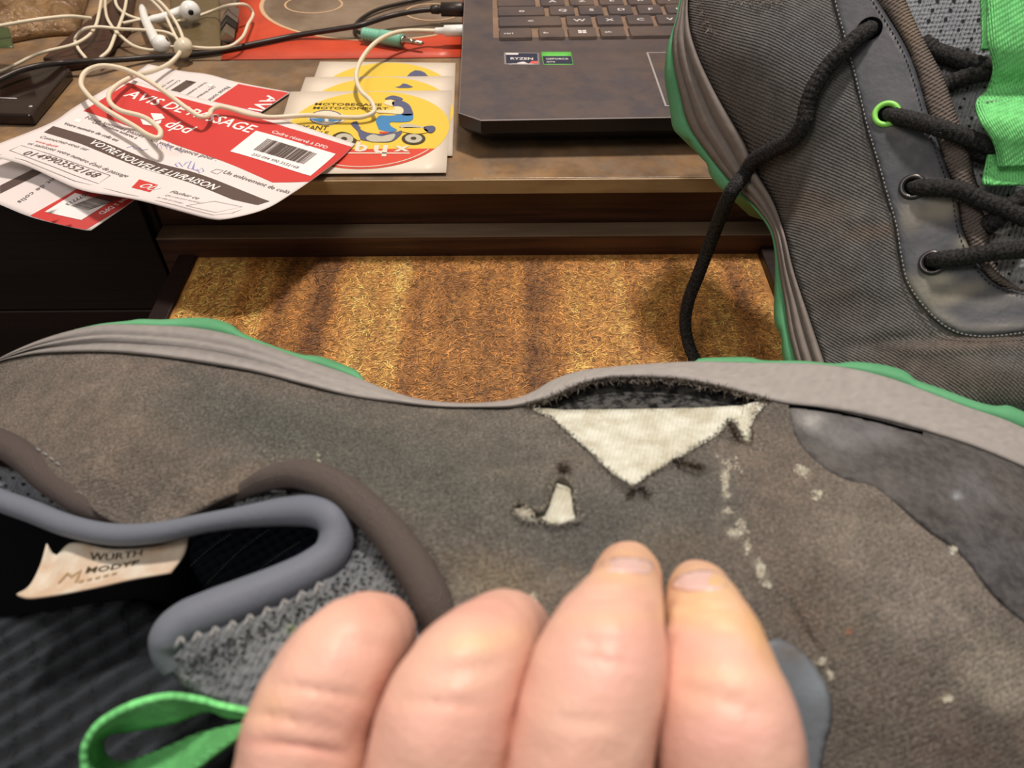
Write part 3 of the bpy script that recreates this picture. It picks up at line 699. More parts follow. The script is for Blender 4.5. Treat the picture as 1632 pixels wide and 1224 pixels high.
# touchpad with a pale line round it
ta = toL(PZ(1030, 84, TOPZ)); tb = toL(PZ(1058, 158, TOPZ))
tx0, ty1 = ta[0], ta[1]; tx1, ty0 = tx0 + .105, ty1 - .069
mesh('touchpad_rim', *prism([(tx0, ty0), (tx1, ty0), (tx1, ty1), (tx0, ty1)], TOPZ - .0003, [(tx0, ty0), (tx1, ty0), (tx1, ty1), (tx0, ty1)], TOPZ + .0002), M['silver'], lap, smooth=False)
q = .0011
mesh('touchpad', *prism([(tx0 + q, ty0 + q), (tx1 - q, ty0 + q), (tx1 - q, ty1 - q), (tx0 + q, ty1 - q)], TOPZ, [(tx0 + q, ty0 + q), (tx1 - q, ty0 + q), (tx1 - q, ty1 - q), (tx0 + q, ty1 - q)], TOPZ + .0004), M['laptop'], lap, smooth=False)
# lid, tilted back beyond the frame
tl = math.radians(112); ca, sa = math.cos(tl), math.sin(tl)
V = []
for (y, t) in ((0, 0), (.24, 0), (.24, .007), (0, .007)):
    for x in (.004, W_ - .004): V.append(LW(x, H_ - .002 - y * ca * -1 * -1 if False else H_ - .002 + (-ca) * y + sa * t, .021 + sa * y + ca * t * 1.0))
mesh('lid', V, [(0, 1, 3, 2), (2, 3, 5, 4), (4, 5, 7, 6), (6, 7, 1, 0), (0, 2, 4, 6), (1, 7, 5, 3)], M['laptop_front'], lap, smooth=False)
sa1 = quad_surf([(803, 83.5), (859, 84), (860, 103), (804, 102.3)], TOPZ + .0001)
lab1 = sa1.body('label_sticker', M['silver'], lap, 4, 4, .0001); lab1['label'] = 'silver framed dark label'
sa1.decal('label_field', [(.05, .06), (.95, .06), (.95, .93), (.05, .93)], M['label_dark'], lab1, px=False, eps=.00006)
sa1.decal('label_bar', [(.05, .06), (.42, .06), (.40, .2), (.05, .2)], M['legend'], lab1, px=False, eps=.0001)
sa1.decal('label_corner', [(.78, .72), (.95, .72), (.95, .93), (.70, .93)], M['label_red'], lab1, px=False, eps=.0001)
sa1.decal('label_glint', [(.38, .86), (.55, .78), (.68, .93), (.36, .93)], M['legend'], lab1, px=False, eps=.0001)
text_on(sa1, 'RYZEN', (.18, .62), (.82, .62), M['legend'], lab1, bold=.02, hs=1.0, px=False, eps=.00012)
sa2 = quad_surf([(862.5, 82.5), (910, 82.5), (914, 103), (866, 103)], TOPZ + .0001)
lab2 = sa2.body('label_sticker', M['label_green'], lap, 4, 4, .0001); lab2['label'] = 'green and dark label'
sa2.decal('label_field', [(.02, .34), (.98, .34), (.98, .95), (.02, .95)], M['label_dark'], lab2, px=False, eps=.00006)
text_on(sa2, 'GEFORCE', (.12, .62), (.86, .62), M['legend'], lab2, bold=.02, hs=.9, px=False, eps=.00012)
text_on(sa2, 'GTX', (.12, .84), (.42, .84), M['legend'], lab2, bold=.02, hs=.9, px=False, eps=.00012)

# ---------------------------------------------------------------- cables, earphones, plugs
WR = .00135
ear = thing('earphones', 'tangled ivory wired earphones spread over the notices and plugged into the laptop', 'earphones', (-.25, .5, 0))
main = pzline([(290, 76, .0098), (284, 88, .0088), (270, 101, .0070), (245, 113, .010), (215, 121, .0188), (188, 135, .0208), (174, 150, .021), (176, 164, .0205), (192, 176, .0195), (222, 184, .018), (244, 196, .021), (256, 210, .021), (252, 220, .021), (238, 216, .021), (212, 200, .020), (165, 172, .0215), (140, 151, .0215), (129, 132, .0225), (138, 113, .024), (160, 105, .025), (190, 108, .024), (225, 122, .022), (265, 148, .020), (300, 174, .017), (322, 187, .015), (333, 184, .013), (338, 175, .0115), (350, 170, .0125), (370, 174, .0110), (395, 182, .0095), (430, 187, .0082), (490, 184, .0065), (550, 187, .0056), (580, 186, .0058), (596, 178, .007), (592, 162, .009), (576, 146, .010), (568, 126, .011), (572, 103, .012), (588, 78, .0150), (610, 60, .0158), (640, 50, .0140), (680, 49, .0108), (695, 49.5, .0108)], 420)
tube('cable', main, WR, M['white_cable'], ear, seg=10)
for pts in ([(0, 41, .030), (60, 31, .030), (110, 26, .026), (145, 29, .019)][::-1] + [(-60, 50, .030)],
            [(-40, 122, .006), (0, 114, .006), (25, 103, .008), (60, 86, .010), (117, 71, .012), (140, 58, .012), (152, 42, .012), (158, 20, .012), (163, -12, .012)],
            [(137, 93, .009), (124, 76, .010), (121, 60, .011), (133, 47, .015), (155, 43, .015), (190, 46, .012), (230, 48, .010), (262, 51, .008), (279, 58, .006), (287, 70, .004)],
            [(168, -12, .010), (168, 15, .008), (175, 37, .010), (190, 55, .008), (215, 74, .005), (245, 80, .004), (268, 75, .004), (284, 75, .004)],
            [(203, -12, .010), (199, 14, .0095), (191, 38, .009), (184, 55, .0085), (172, 82, .0085), (160, 92, .008)],
            [(182, -12, .009), (188, 12, .009), (205, 25, .008), (225, 31, .006), (262, 34, .0055), (290, 33, .0055), (312, 27, .0055), (340, 17, .007), (370, 8, .0160), (392, 8, .0140), (402, 18, .008), (395, 40, .009), (384, 62, .0095), (366, 74, .0085), (335, 77, .0075), (305, 75, .0085)],
            [(196, 37, .0085), (230, 31, .0065), (270, 35, .0055)],
            [(225, -12, .012), (245, 3, .012), (262, 22, .010), (272, 42, .008), (281, 60, .006), (288, 71, .005)],
            [(232, -12, .014), (256, 4, .014), (273, 24, .012), (286, 46, .009), (294, 68, .006)]):
    tube('cable', pzline(pts, 90), WR * .8, M['white_cable'], ear, seg=8)
bc = PZ(292, 76, .0098); V, Fc = lathe([(-.0062, .0015), (-.0055, .0038), (-.003, .0052), (0, .0056), (.003, .0052), (.0055, .0038), (.0062, .0015)], (.5, -.2, .6), bc); tube_o = mesh('slider_bead', V, Fc, M['ball'], ear)
def earbud(stem, head, face, tipdir, k=.86):
    P = pzline(stem, 24); r = np.interp(np.linspace(0, 1, 24), [0, .1, .5, 1], [.0016, .0026, .0030, .0036])
    b = tube('earbud', P, r, M['white_plastic'], ear, seg=14)
    f = np.asarray(tipdir, float)
    V, Fc = lathe([(-.0075, .0012), (-.0068, .0040), (-.0045, .0064), (-.0015, .0076), (.0015, .0078), (.0040, .0068), (.0062, .0046), (.0070, .0026)], f, head, 24); V = np.asarray(head) + (V - np.asarray(head)) * k; mesh('earbud_head', V, Fc, M['white_plastic'], b)
    f = f / np.linalg.norm(f)
    V, Fc = lathe([(.0068, .0022), (.0073, .0021)], f, head, 16); V = np.asarray(head) + (V - np.asarray(head)) * k; mesh('earbud_grille', V, Fc, M['laptop_front'], b, label='dark round sound hole')
hd = PZ(303, 17, .012); earbud([(236, 32, .008), (262, 27, .009), (286, 19, .010), (298, 15, .012)], hd, None, (CAM - hd) + np.array([.02, 0, -.12]))
hd = PZ(257, 70, .0085); earbud([(226, 10, .008), (231, 30, .008), (240, 50, .008), (249, 67, .0085)], hd, None, np.array([.8, .2, .45]), .72)
# jack plugged into the laptop side
ja = main[-1]; jb = np.array(LW(-.0002, toL(PZ(735, 49, .0108))[1], .0108))
dv = (jb - ja) / np.linalg.norm(jb - ja); Lj = np.linalg.norm(jb - ja)
V, Fc = lathe([(-.001, .0016), (0, .0021), (Lj * .28, .0024), (Lj * .3, .0036), (Lj * .96, .0038), (Lj, .0034)], dv, ja); mesh('jack_plug', V, Fc, M['white_plastic'], ear)
BR = .0018
bk = thing('power_cable', 'black power cable running from the left across the desk into the laptop side', 'cable', (-.2, .52, 0))
pa = pzline([(-60, 148, .012), (-10, 131, .012), (30, 113, .0130), (60, 105, .0125), (100, 100, .009), (150, 97, .0088), (200, 94.5, .005), (240, 91, .0032), (280, 88.5, .0028), (305, 87, .0025), (342, 82.5, .0025), (357, 80, .0025), (420, 67, .0028), (470, 57, .003), (540, 46, .0072), (575, 40, .0090), (620, 26, .0095), (660, 18, .011), (688, 15, .0112)], 200)
tube('cable', pa, BR, M['black_cable'], bk)
jb = np.array(LW(-.0002, toL(PZ(735, 15, .0112))[1], .0112)); ja = pa[-1]; dv = (jb - ja) / np.linalg.norm(jb - ja); Lj = np.linalg.norm(jb - ja)
V, Fc = lathe([(-.001, .002), (0, .0029), (Lj * .22, .0032), (Lj * .24, .0026), (Lj * .27, .0026), (Lj * .29, .0046), (Lj * .9, .0048), (Lj, .004)], dv, ja); mesh('power_plug', V, Fc, M['black_cable'], bk)
au = thing('audio_cable', 'thin black audio cable ending in a mint green jack plug, lying on the red poster', 'cable', (-.08, .55, 0))
ac = pzline([(760, -30, .003), (690, -6, .003), (640, 5, .003), (600, 16, .0035), (572, 33, .0028), (565, 47, .0030), (573, 52, .0050), (582, 55, .0060)], 60); tube('cable', ac, .0013, M['black_cable'], au)
a_, b_ = PZ(578, 54, .0062), PZ(641, 64, .0062); dv = b_ - a_; Lj = np.linalg.norm(dv)
prof = [(0, .0030), (Lj * .02, .0040)]
for k in range(5): prof += [(Lj * (.05 + k * .08), .0043), (Lj * (.05 + k * .08 + .03), .0043), (Lj * (.05 + k * .08 + .04), .0037), (Lj * (.05 + k * .08 + .06), .0037)]
prof += [(Lj * .47, .0046), (Lj * .94, .0048), (Lj, .0042)]
V, Fc = lathe(prof, dv, a_); mesh('plug_grip', V, Fc, M['green_plug'], au, label='ridged mint green plug grip')
V, Fc = lathe([(Lj, .0030), (Lj * 1.05, .0030), (Lj * 1.06, .0017), (Lj * 1.25, .0017), (Lj * 1.26, .0014), (Lj * 1.27, .0017), (Lj * 1.42, .0017), (Lj * 1.43, .0013), (Lj * 1.47, .0017), (Lj * 1.53, .0006)], dv, a_); mesh('plug_pin', V, Fc, M['metal'], au)
# grey usb plug lying beside the poster
us = thing('usb_plug', 'grey plug of a charging lead lying behind the earphones, left of the red poster', 'plug', tuple(PZ(366, 40, 0)))
a_, b_ = PZ(371, 12, .0072), PZ(365, 36, .0072); c_ = PZ(362, 62, .0072)
V, Fc = lathe([(0, .002), (.004, .0048), (np.linalg.norm(b_ - a_), .006), (np.linalg.norm(b_ - a_) + .001, .0058)], b_ - a_, a_, 4); mesh('plug_grip', V, Fc, M['grey_plug'], us, smooth=False)
dv = c_ - b_; Lj = np.linalg.norm(dv); V, Fc = lathe([(0, .0052), (Lj * .45, .0052)], dv, b_, 4); mesh('plug_collar', V, Fc, M['laptop_front'], us, smooth=False)
V, Fc = lathe([(Lj * .45, .0046), (Lj, .0046)], dv, b_, 4); mesh('plug_shell', V, Fc, M['metal'], us, smooth=False)
tube('lead', pzline([(372, 12, .0072), (376, -5, .006), (372, -30, .004)], 16), .0017, M['grey_plug'], us)
# left clutter
def slab(name, px, z0, z1, mat, lbl=None, cat=None, parent=None, bevel=.0015):
    P = [PZ(x, y, z1) for x, y in px]; bm = bmesh.new(); lo = [bm.verts.new((p[0], p[1], z0)) for p in P]; hi = [bm.verts.new((p[0], p[1], z1)) for p in P]; n = len(P)
    bm.faces.new(hi); bm.faces.new(lo[::-1])
    for i in range(n): bm.faces.new((lo[i], lo[(i + 1) % n], hi[(i + 1) % n], hi[i]))
    bmesh.ops.recalc_face_normals(bm, faces=bm.faces[:]); bmesh.ops.bevel(bm, geom=bm.edges[:], offset=bevel, segments=3, profile=.5, affect='EDGES')
    bm.verts.index_update(); V = [tuple(v.co) for v in bm.verts]; Fc = [[v.index for v in f.verts] for f in bm.faces]; bm.free()
    o = mesh(name, V, Fc, M[mat], parent, smooth=False)
    if lbl: tag(o, lbl, cat)
    return o
wl = slab('wallet', [(66, 92), (196, -16), (215, -20), (205, 40), (158, 92), (105, 100)], .0004, .006, 'wallet', 'dark brown leather wallet lying under the white cable loops, upper left', 'wallet')
ph = slab('phone', [(-120, 178), (-20, 122), (40, 104), (95, 100), (112, 108), (48, 183)], .0004, .0072, 'phone', 'glossy black phone at the left edge under the black cable', 'phone')
a_, b_ = [PZ(x, y, .0074) for x, y in ((-6, 156), (27, 157.5))]; tube('side_line', np.array([a_, (a_ + b_) / 2, b_]), .0005, M['silver'], ph, seg=6)
V, Fc = lathe([(0, .0012), (.0004, .0010)], (0, 0, 1), PZ(49, 170, .0072), 12); mesh('lamp_hole', V, Fc, M['silver'], ph)
# crumpled clear bag
g = []; nx, ny = 44, 30
for j in range(ny + 1):
    for i in range(nx + 1):
        u, v = i / nx, j / ny; w = (math.sin(math.pi * u) * math.sin(math.pi * v)) ** .5
        p = PZ(-90 + 255 * u - 40 * v, -60 + 128 * v + 10 * math.sin(u * 5), 0); h = .004 + w * (.014 + .012 * abs(noise.noise(Vector((u * 5, v * 5, 2)))) + .010 * abs(noise.noise(Vector((u * 13, v * 13, 7)))))
        g.append((p[0], p[1], h))
g = np.array(g); T = []
for j in range(ny):
    for i in range(nx): a = j * (nx + 1) + i; T += [(a, a + 1, a + nx + 1), (a + 1, a + nx + 2, a + nx + 1)]
T = np.array(T); 
if np.cross(g[T[0, 1]] - g[T[0, 0]], g[T[0, 2]] - g[T[0, 0]])[2] < 0: T = T[:, ::-1]
V, Fc = thicken(g, T, 0, np.stack([g[:, 0], g[:, 1], np.full(len(g), .001)], 1))
bag = mesh('plastic_bag', V, Fc, M['bag']); tag(bag, 'crumpled clear plastic bag in the upper left corner of the desk', 'bag')
sg = quad_surf([(-40, 40), (14, 44), (22, 76), (-40, 76)], .0225); sg.body('bag_print', M['bag_green'], bag, 6, 6, .0003)
g = []; nx, ny = 26, 22
for j in range(ny + 1):
    for i in range(nx + 1):
        u, v = i / nx, j / ny; w = (math.sin(math.pi * u) * math.sin(math.pi * v)) ** .4
        p = PZ(270 + 78 * u + 6 * v, -30 + 112 * v, 0); g.append((p[0], p[1], .0012 + w * (.0012 + .0018 * abs(noise.noise(Vector((u * 4, v * 4, 12)))))))
g = np.array(g); T = []
for j in range(ny):
    for i in range(nx): a = j * (nx + 1) + i; T += [(a, a + 1, a + nx + 1), (a + 1, a + nx + 2, a + nx + 1)]
T = np.array(T)
if np.cross(g[T[0, 1]] - g[T[0, 0]], g[T[0, 2]] - g[T[0, 0]])[2] < 0: T = T[:, ::-1]
V, Fc = thicken(g, T, 0, np.stack([g[:, 0], g[:, 1], np.full(len(g), .0008)], 1))
tag(mesh('plastic_sleeve', V, Fc, M['olive']), 'small olive tinted plastic sleeve under the earbuds', 'sleeve')
# ---------------------------------------------------------------- boots: shared helpers and materials
FAB = dict(rough=.92, spec=.12, attr=True)
M['cloth'] = mk('worn_boot_cloth', C(100, 90, 80), weave=(.00085, 136, .0003, .32), bump=(1800, .0003), var=[(C(60, 56, 54), 200, .12, .40), (C(140, 130, 120), 1900, .08, .25)], **FAB)
M['cloth_plain'] = mk('plain_boot_cloth', C(100, 90, 80), weave=(.00062, 3, .00014, .13), bump=(1300, .0007), var=[(C(70, 66, 60), 180, .12, .35), (C(168, 158, 142), 1700, .08, .36), (C(58, 54, 50), 1300, .08, .40), (C(66, 62, 58), 60, .10, .25)], **FAB)
M['webbing'] = mk('ribbed_webbing', C(112, 98, 90), rough=.9, spec=.15, weave=(.0011, 60, .0004, .35), bump=(1500, .0002), attr=True)
M['mesh_cloth'] = mk('grey_mesh_cloth', C(120, 118, 118), rough=.9, spec=.15, weave=(.0012, 20, .0004, .2), bump=(900, .0006), attr=True)
M['overlay'] = mk('grey_boot_overlay', C(74, 74, 76), rough=.5, spec=.4, bump=(500, .0002), attr=True, rvar=(120, .4, .7))
M['midsole'] = mk('grey_rubber', C(140, 128, 120), rough=.62, spec=.3, bump=(260, .0003), attr=True)
M['outsole'] = mk('green_rubber', C(102, 166, 116), rough=.6, spec=.3, bump=(200, .0003), var=(C(86, 148, 100), 40, .2))
M['lace'] = mk('black_lace', C(20, 19, 20), rough=.8, spec=.25, bump=(1200, .0006), var=[(C(84, 80, 76), 1200, .07, .35)])
M['green_ribbon'] = mk('green_ribbon', C(142, 238, 138), rough=.75, spec=.2, weave=(.0012, 84, .00030, .15), var=[(C(130, 224, 132), 60, .14), (C(60, 110, 60), 260, .05, .25)])
M['eyelet_green'] = mk('green_eyelet', C(150, 226, 96), rough=.4)
M['eyelet_black'] = mk('black_eyelet', C(44, 42, 42), rough=.25, spec=.6)
M['hole'] = mk('dark_hole', C(10, 9, 9), rough=.95, spec=0)
M['stitch'] = mk('grey_stitch', C(150, 144, 138), rough=.8)
M['perf'] = mk('perforation', C(44, 42, 42), rough=.95, spec=.05)
M['lining'] = mk('navy_lining', C(52, 56, 68), rough=.9, spec=.15, weave=(.0022, 60, .0006, .3))
M['white_lining'] = mk('white_lining', C(226, 218, 196), rough=.9, spec=.15, weave=(.0009, 30, .00015, .1), bump=(700, .0004), var=(C(196, 184, 158), 160, .12))
M['binding'] = mk('blue_grey_binding', C(112, 112, 122), rough=.62, spec=.3, bump=(700, .0001), attr=True)
M['fray'] = mk('frayed_thread', C(88, 76, 64), rough=.95, spec=.05, attr=True)
def lerp(a, b, t): return a + (b - a) * t
def cy(pts, ys):
    q = catmull(pts, 400); o = np.argsort(q[:, 1], kind='stable'); return np.interp(ys, q[o, 1], q[o, 0])
def cx(pts, xs):
    q = catmull(pts, 400); o = np.argsort(q[:, 0], kind='stable'); return np.interp(xs, q[o, 0], q[o, 1])
def crv(P, m=10):
    P = np.asarray(P, float); Q = np.vstack([2 * P[0] - P[1], P, 2 * P[-1] - P[-2]]); out = []
    for i in range(1, len(Q) - 2):
        t = np.linspace(0, 1, m, endpoint=False)[:, None]; a, b, c, d = Q[i - 1:i + 3]
        out.append(.5 * (2 * b + (c - a) * t + (2 * a - 5 * b + 4 * c - d) * t * t + (3 * b - a - 3 * c + d) * t ** 3))
    return np.vstack(out + [P[-1:]])
def Uv(px, py, d):
    px, py, d = np.broadcast_arrays(np.asarray(px, float), np.asarray(py, float), np.asarray(d, float))
    return CAM + d[:, None] * (fwd + np.outer((px - 816) / F, R) + np.outer((612 - py) / F, UP))
def rows_mesh(name, rows, mat, parent, ring=True, caps=True, tint=None, label=None):
    """skin through several world polylines of equal length"""
    m, n = len(rows), len(rows[0]); V = np.vstack(rows); Fc = []
    for i in range(m if ring else m - 1):
        j = (i + 1) % m
        Fc += [(i * n + k, i * n + k + 1, j * n + k + 1, j * n + k) for k in range(n - 1)]
    if caps and ring: Fc += [tuple(i * n for i in range(m)), tuple(i * n + n - 1 for i in range(m))[::-1]]
    o = mesh(name, V, Fc, mat, parent, uv=np.stack([V @ R, V @ UP], 1), tint=tint, label=label)
    bm = bmesh.new(); bm.from_mesh(o.data); bmesh.ops.recalc_face_normals(bm, faces=bm.faces[:]); bm.to_mesh(o.data); bm.free()
    return o
def ribbon(name, A, B, dA, dB, mat, parent, th=.0012, m=10, label=None):
    a, b = crv(np.column_stack([A, dA]), m), crv(np.column_stack([B, dB]), m)
    Wa, Wb = Uv(*a.T), Uv(*b.T); n = len(Wa); V = []; k = 7
    for t in np.linspace(0, 1, k): V.append(Wa * (1 - t) + Wb * t)
    V = np.vstack(V); T = []
    for i in range(k - 1):
        for j in range(n - 1): p = i * n + j; T += [(p, p + 1, p + n), (p + 1, p + n + 1, p + n)]
    T = np.array(T)
    V2, Fc = thicken(V, T, th); s = np.concatenate([[0], np.cumsum(np.linalg.norm(np.diff(Wa, axis=0), axis=1))])
    uv = np.array([(s[j], .03 * i / k) for i in range(k) for j in range(n)]); return mesh(name, V2, Fc, mat, parent, uv=np.vstack([uv, uv]), label=label)
def perforate(name, poly, depth, parent, sx, sy, rpx, off=-.0003, skew=0.0, jit=1.5):
    parts = []; P = np.asarray(poly, float); lo, hi = P.min(0), P.max(0); j = 0; y = lo[1]
    while y < hi[1]:
        x = lo[0] + (sx / 2 if j % 2 else 0) + skew * j
        x = lo[0] + ((x - lo[0]) % sx)
        while x < hi[0]:
            a, b = x + random.uniform(-jit, jit), y + random.uniform(-jit, jit)
            if inpoly(np.array([a]), np.array([b]), P)[0]:
                t = np.linspace(0, 2 * math.pi, 9)[:-1]; r = rpx * random.uniform(.75, 1.15)
                X, Y = a + r * np.cos(t), b + r * .85 * np.sin(t); parts.append((Uv(X, Y, depth(X, Y) + off), [tuple(range(8))[::-1]]))
            x += sx
        y += sy; j += 1
    V, Fc = joined(parts); o = mesh(name, V, Fc, M['perf'], parent, smooth=False); o['kind'] = 'stuff'; return o
def stitches(name, pts, depth, parent, gap=7.0, ln=.62, r=.00022, off=-.0004, mat='stitch'):
    q = catmull(pts, max(8, int(plen(pts) / gap))); parts = []
    for a, b in zip(q[:-1], q[1:]):
        e = a + (b - a) * ln; x = np.array([a[0], (a[0] + e[0]) / 2, e[0]]); y = np.array([a[1], (a[1] + e[1]) / 2, e[1]]); d = depth(x, y) + off + np.array([.0002, -.0001, .0002])
        V, Fc, _ = tube_geo(Uv(x, y, d), [r * .6, r, r * .6], seg=6); parts.append((V, Fc))
    V, Fc = joined(parts); o = mesh(name, V, Fc, M[mat], parent); o['kind'] = 'stuff'; return o
def frays(name, paths, depth, parent, cols, per=1.1, ln=(4, 13), w=.00010, off=-.0004, lift=1.0):
    V = []; Fc = []; tint = []
    for pts in paths:
        q = catmull(pts, max(6, int(plen(pts) * per)))
        T = np.gradient(q, axis=0); nrm = np.stack([T[:, 1], -T[:, 0]], 1); nrm /= np.linalg.norm(nrm, axis=1, keepdims=True) + 1e-9
        dd = depth(q[:, 0], q[:, 1])
        for p, n, d in zip(q, nrm, dd):
            a = random.gauss(0, .8) + (0 if random.random() < .7 else math.pi); c, s = math.cos(a), math.sin(a); dx, dy = n[0] * c - n[1] * s, n[0] * s + n[1] * c
            L_ = random.uniform(*ln); p0 = p + RNG.normal(0, 1.2, 2); p1 = p0 + np.array([dx, dy]) * L_ * .6 + RNG.normal(0, 1.0, 2); p2 = p0 + np.array([dx, dy]) * L_ + RNG.normal(0, 2, 2)
            d0 = d + off; k = len(V); col = np.array(random.choice(cols)[:3])
            for (pp, dz, ww) in ((p0, 0, w), (p1, -random.uniform(0, .0010) * lift, w * .8), (p2, -random.uniform(0, .0014) * lift, w * .3)):
                P = U(pp[0], pp[1], d0 + dz); off_ = (R * -dy + UP * -dx) * ww; V += [P + off_, P - off_]; tint += [col, col]
            Fc += [(k, k + 1, k + 3, k + 2), (k + 2, k + 3, k + 5, k + 4)]
    return mesh(name, V, Fc, M['fray'], parent, smooth=False, tint=tint, kind='stuff')
def wobble(p, amp, seed):
    return amp * np.array([noise.noise(Vector((a * .13, b * .13, seed))) for a, b in p])

# ---------------------------------------------------------------- boot standing at the right, leaning on the desk
DA = Field([(1065, 100, .330), (1085, 0, .325), (1100, -60, .322), (1160, 300, .323), (1205, 340, .316), (1240, 450, .296), (1255, 570, .286), (1300, 700, .285),
            (1101, 54, .318), (1140, 147, .314), (1189, 233, .310), (1250, 371, .294), (1285, 492, .283), (1307, 557, .277), (1360, 700, .270),
            (1200, 60, .293), (1260, 180, .286), (1330, 330, .276), (1370, 470, .268), (1330, -40, .275), (1340, 100, .272), (1376, 195, .267), (1400, 300, .264), (1440, 450, .257), (1480, 560, .250), (1500, 690, .250), (1400, 790, .302), (1520, 790, .292), (1660, 790, .282),
            (1400, 0, .268), (1462, 131, .260), (1511, 281, .254), (1556, 421, .248), (1632, 500, .241), (1632, 600, .236), (1720, 560, .232), (1640, 680, .241)])
DT = Field([(1400, -20, .274), (1450, 0, .269), (1520, 130, .263), (1560, 280, .256), (1580, 420, .250), (1632, 0, .262), (1632, 200, .255), (1632, 440, .243), (1720, 0, .262), (1720, 440, .240)])
WA = .52 * R + .84 * fwd - .06 * UP; WA = WA / np.linalg.norm(WA)
bootA = thing('work_boot', 'grey laced work boot with green pull tab and dangling lace, leaning against the desk', 'boot', tuple(U(1400, 640, .30)))
ys = np.linspace(-30, 760, 110)
Opts = [(1092, -34), (1085, 0), (1079, 30), (1072, 58), (1073, 98), (1083, 147), (1096, 196), (1123, 238), (1148, 270), (1167, 292), (1187, 312), (1210, 336), (1230, 366), (1238, 400), (1242, 432), (1250, 480), (1257, 530), (1267, 571), (1290, 660), (1330, 790)]
Spts = [(1104, -34), (1097, 0), (1097, 25), (1101, 54), (1116, 98), (1140, 147), (1167, 194), (1189, 233), (1206, 275), (1232, 320), (1250, 371), (1264, 428), (1285, 492), (1307, 557), (1340, 650), (1395, 790)]
Gpts = [(1090, -34), (1082, 0), (1077, 30), (1069, 55), (1062, 81), (1059, 122), (1063, 150), (1067, 171), (1072, 203), (1079, 214), (1088, 219), (1097, 223), (1104, 235), (1116, 250), (1127, 262), (1130, 276), (1143, 295), (1158, 308), (1178, 312), (1206, 338), (1227, 369), (1234, 400), (1235, 435), (1234, 464), (1235, 518), (1243, 532), (1247, 567), (1268, 660), (1300, 770)]
O_, S_, G_ = cy(Opts, ys), cy(Spts, ys), cy(Gpts, ys)
O_ = np.maximum(O_, G_ + 1.5)
dO = DA(O_, ys); dS = DA(S_, ys)
mid = []; prof = [(-.06, .006), (0, .0), (.06, -.0022), (.20, -.0030), (.32, -.0022), (.38, -.0004), (.44, -.0012), (.56, -.0030), (.70, -.0022), (.76, -.0006), (.82, -.0012), (.92, -.0010), (1.0, .0006)]
for t, o in prof: mid.append(Uv(lerp(S_, O_, t), ys, lerp(dS, dO, max(0, t)) + o))
def reach(P, t): return np.clip(np.minimum(t, (P[:, 2] + .0392) / -WA[2]), .002, t)[:, None]
mid.append(mid[-1] + WA * reach(mid[-1], .050)); mid.append(mid[0] + WA * reach(mid[0], .044))
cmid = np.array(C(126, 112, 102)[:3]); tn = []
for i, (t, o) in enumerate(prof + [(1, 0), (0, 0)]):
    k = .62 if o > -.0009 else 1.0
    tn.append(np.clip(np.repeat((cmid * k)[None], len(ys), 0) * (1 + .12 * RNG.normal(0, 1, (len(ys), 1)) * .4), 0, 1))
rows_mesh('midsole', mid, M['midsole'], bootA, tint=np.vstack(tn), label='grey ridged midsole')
g0, g1 = Uv(O_ + .5, ys, dO + .0022), Uv(G_, ys, DA(G_, ys) + .0045); gm = Uv(lerp(O_, G_, .5), ys, lerp(dO, DA(G_, ys), .5) + .0012)
rows_mesh('outsole', [g0, gm, g1, g1 + WA * reach(g1, .044), g0 + WA * reach(g0, .044)], M['outsole'], bootA, label='green lugged outsole')
# cloth side panel
right = [(1326, -34), (1330, 0), (1343, 49), (1361, 116), (1380, 195), (1400, 262), (1415, 315), (1428, 360), (1436, 410), (1446, 450), (1475, 488), (1514, 520), (1560, 530), (1660, 520)]
ol = [(x + 1, y) for x, y in zip(cy(Spts, np.linspace(-34, 765, 60)), np.linspace(-34, 765, 60))] + [(1660, 765)] + [tuple(p) for p in catmull(right, 50)[::-1]]
br, dk, gy, bl = C(84, 66, 56), C(64, 56, 52), C(116, 104, 92), C(92, 93, 93)
cloth_spots = [(1150, 120, 50, 130, -20, br, .6), (1210, 280, 45, 110, -30, C(66, 48, 42), .8), (1120, 40, 30, 60, 0, C(72, 58, 52), .7), (1270, 70, 90, 70, 0, bl, .6), (1330, 200, 60, 90, 0, bl, .5), (1300, 330, 60, 30, 10, C(98, 76, 62), .6),
               (1390, 370, 50, 12, -8, C(128, 100, 82), .6), (1330, 480, 60, 50, 20, C(86, 72, 64), .6), (1400, 440, 30, 60, 0, bl, .5), (1480, 590, 120, 30, 5, C(104, 82, 70), .6), (1420, 556, 60, 10, 10, dk, .8), (1560, 545, 120, 14, -3, C(124, 100, 84), .7), (1600, 620, 90, 40, 0, C(96, 80, 70), .6)]
def wrinkA(x, y):
    r = -.0016 * np.exp(-((y - (555 + .04 * (1520 - x))) / 9) ** 2) * np.exp(-((x - 1530) / 130) ** 2)
    r += .0018 * np.exp(-((y - (545 + .10 * (1420 - x))) / 10) ** 2) * np.exp(-((x - 1420) / 70) ** 2)
    r += -.0009 * np.exp(-((y - (352 - .10 * (x - 1300))) / 12) ** 2) * np.exp(-((x - 1350) / 80) ** 2)
    r += -.0009 * np.exp(-((y - (470 - .15 * (x - 1300))) / 16) ** 2) * np.exp(-((x - 1350) / 60) ** 2)
    return r + .0008 * np.array([noise.noise(Vector((a / 70, b / 70, 4))) for a, b in zip(x, y)])
sheet('side_panel', ol, DA, M['cloth'], bootA, step=9, th=.002, base=C(112, 106, 100), spots=cloth_spots, xtra=wrinkA, n=190)
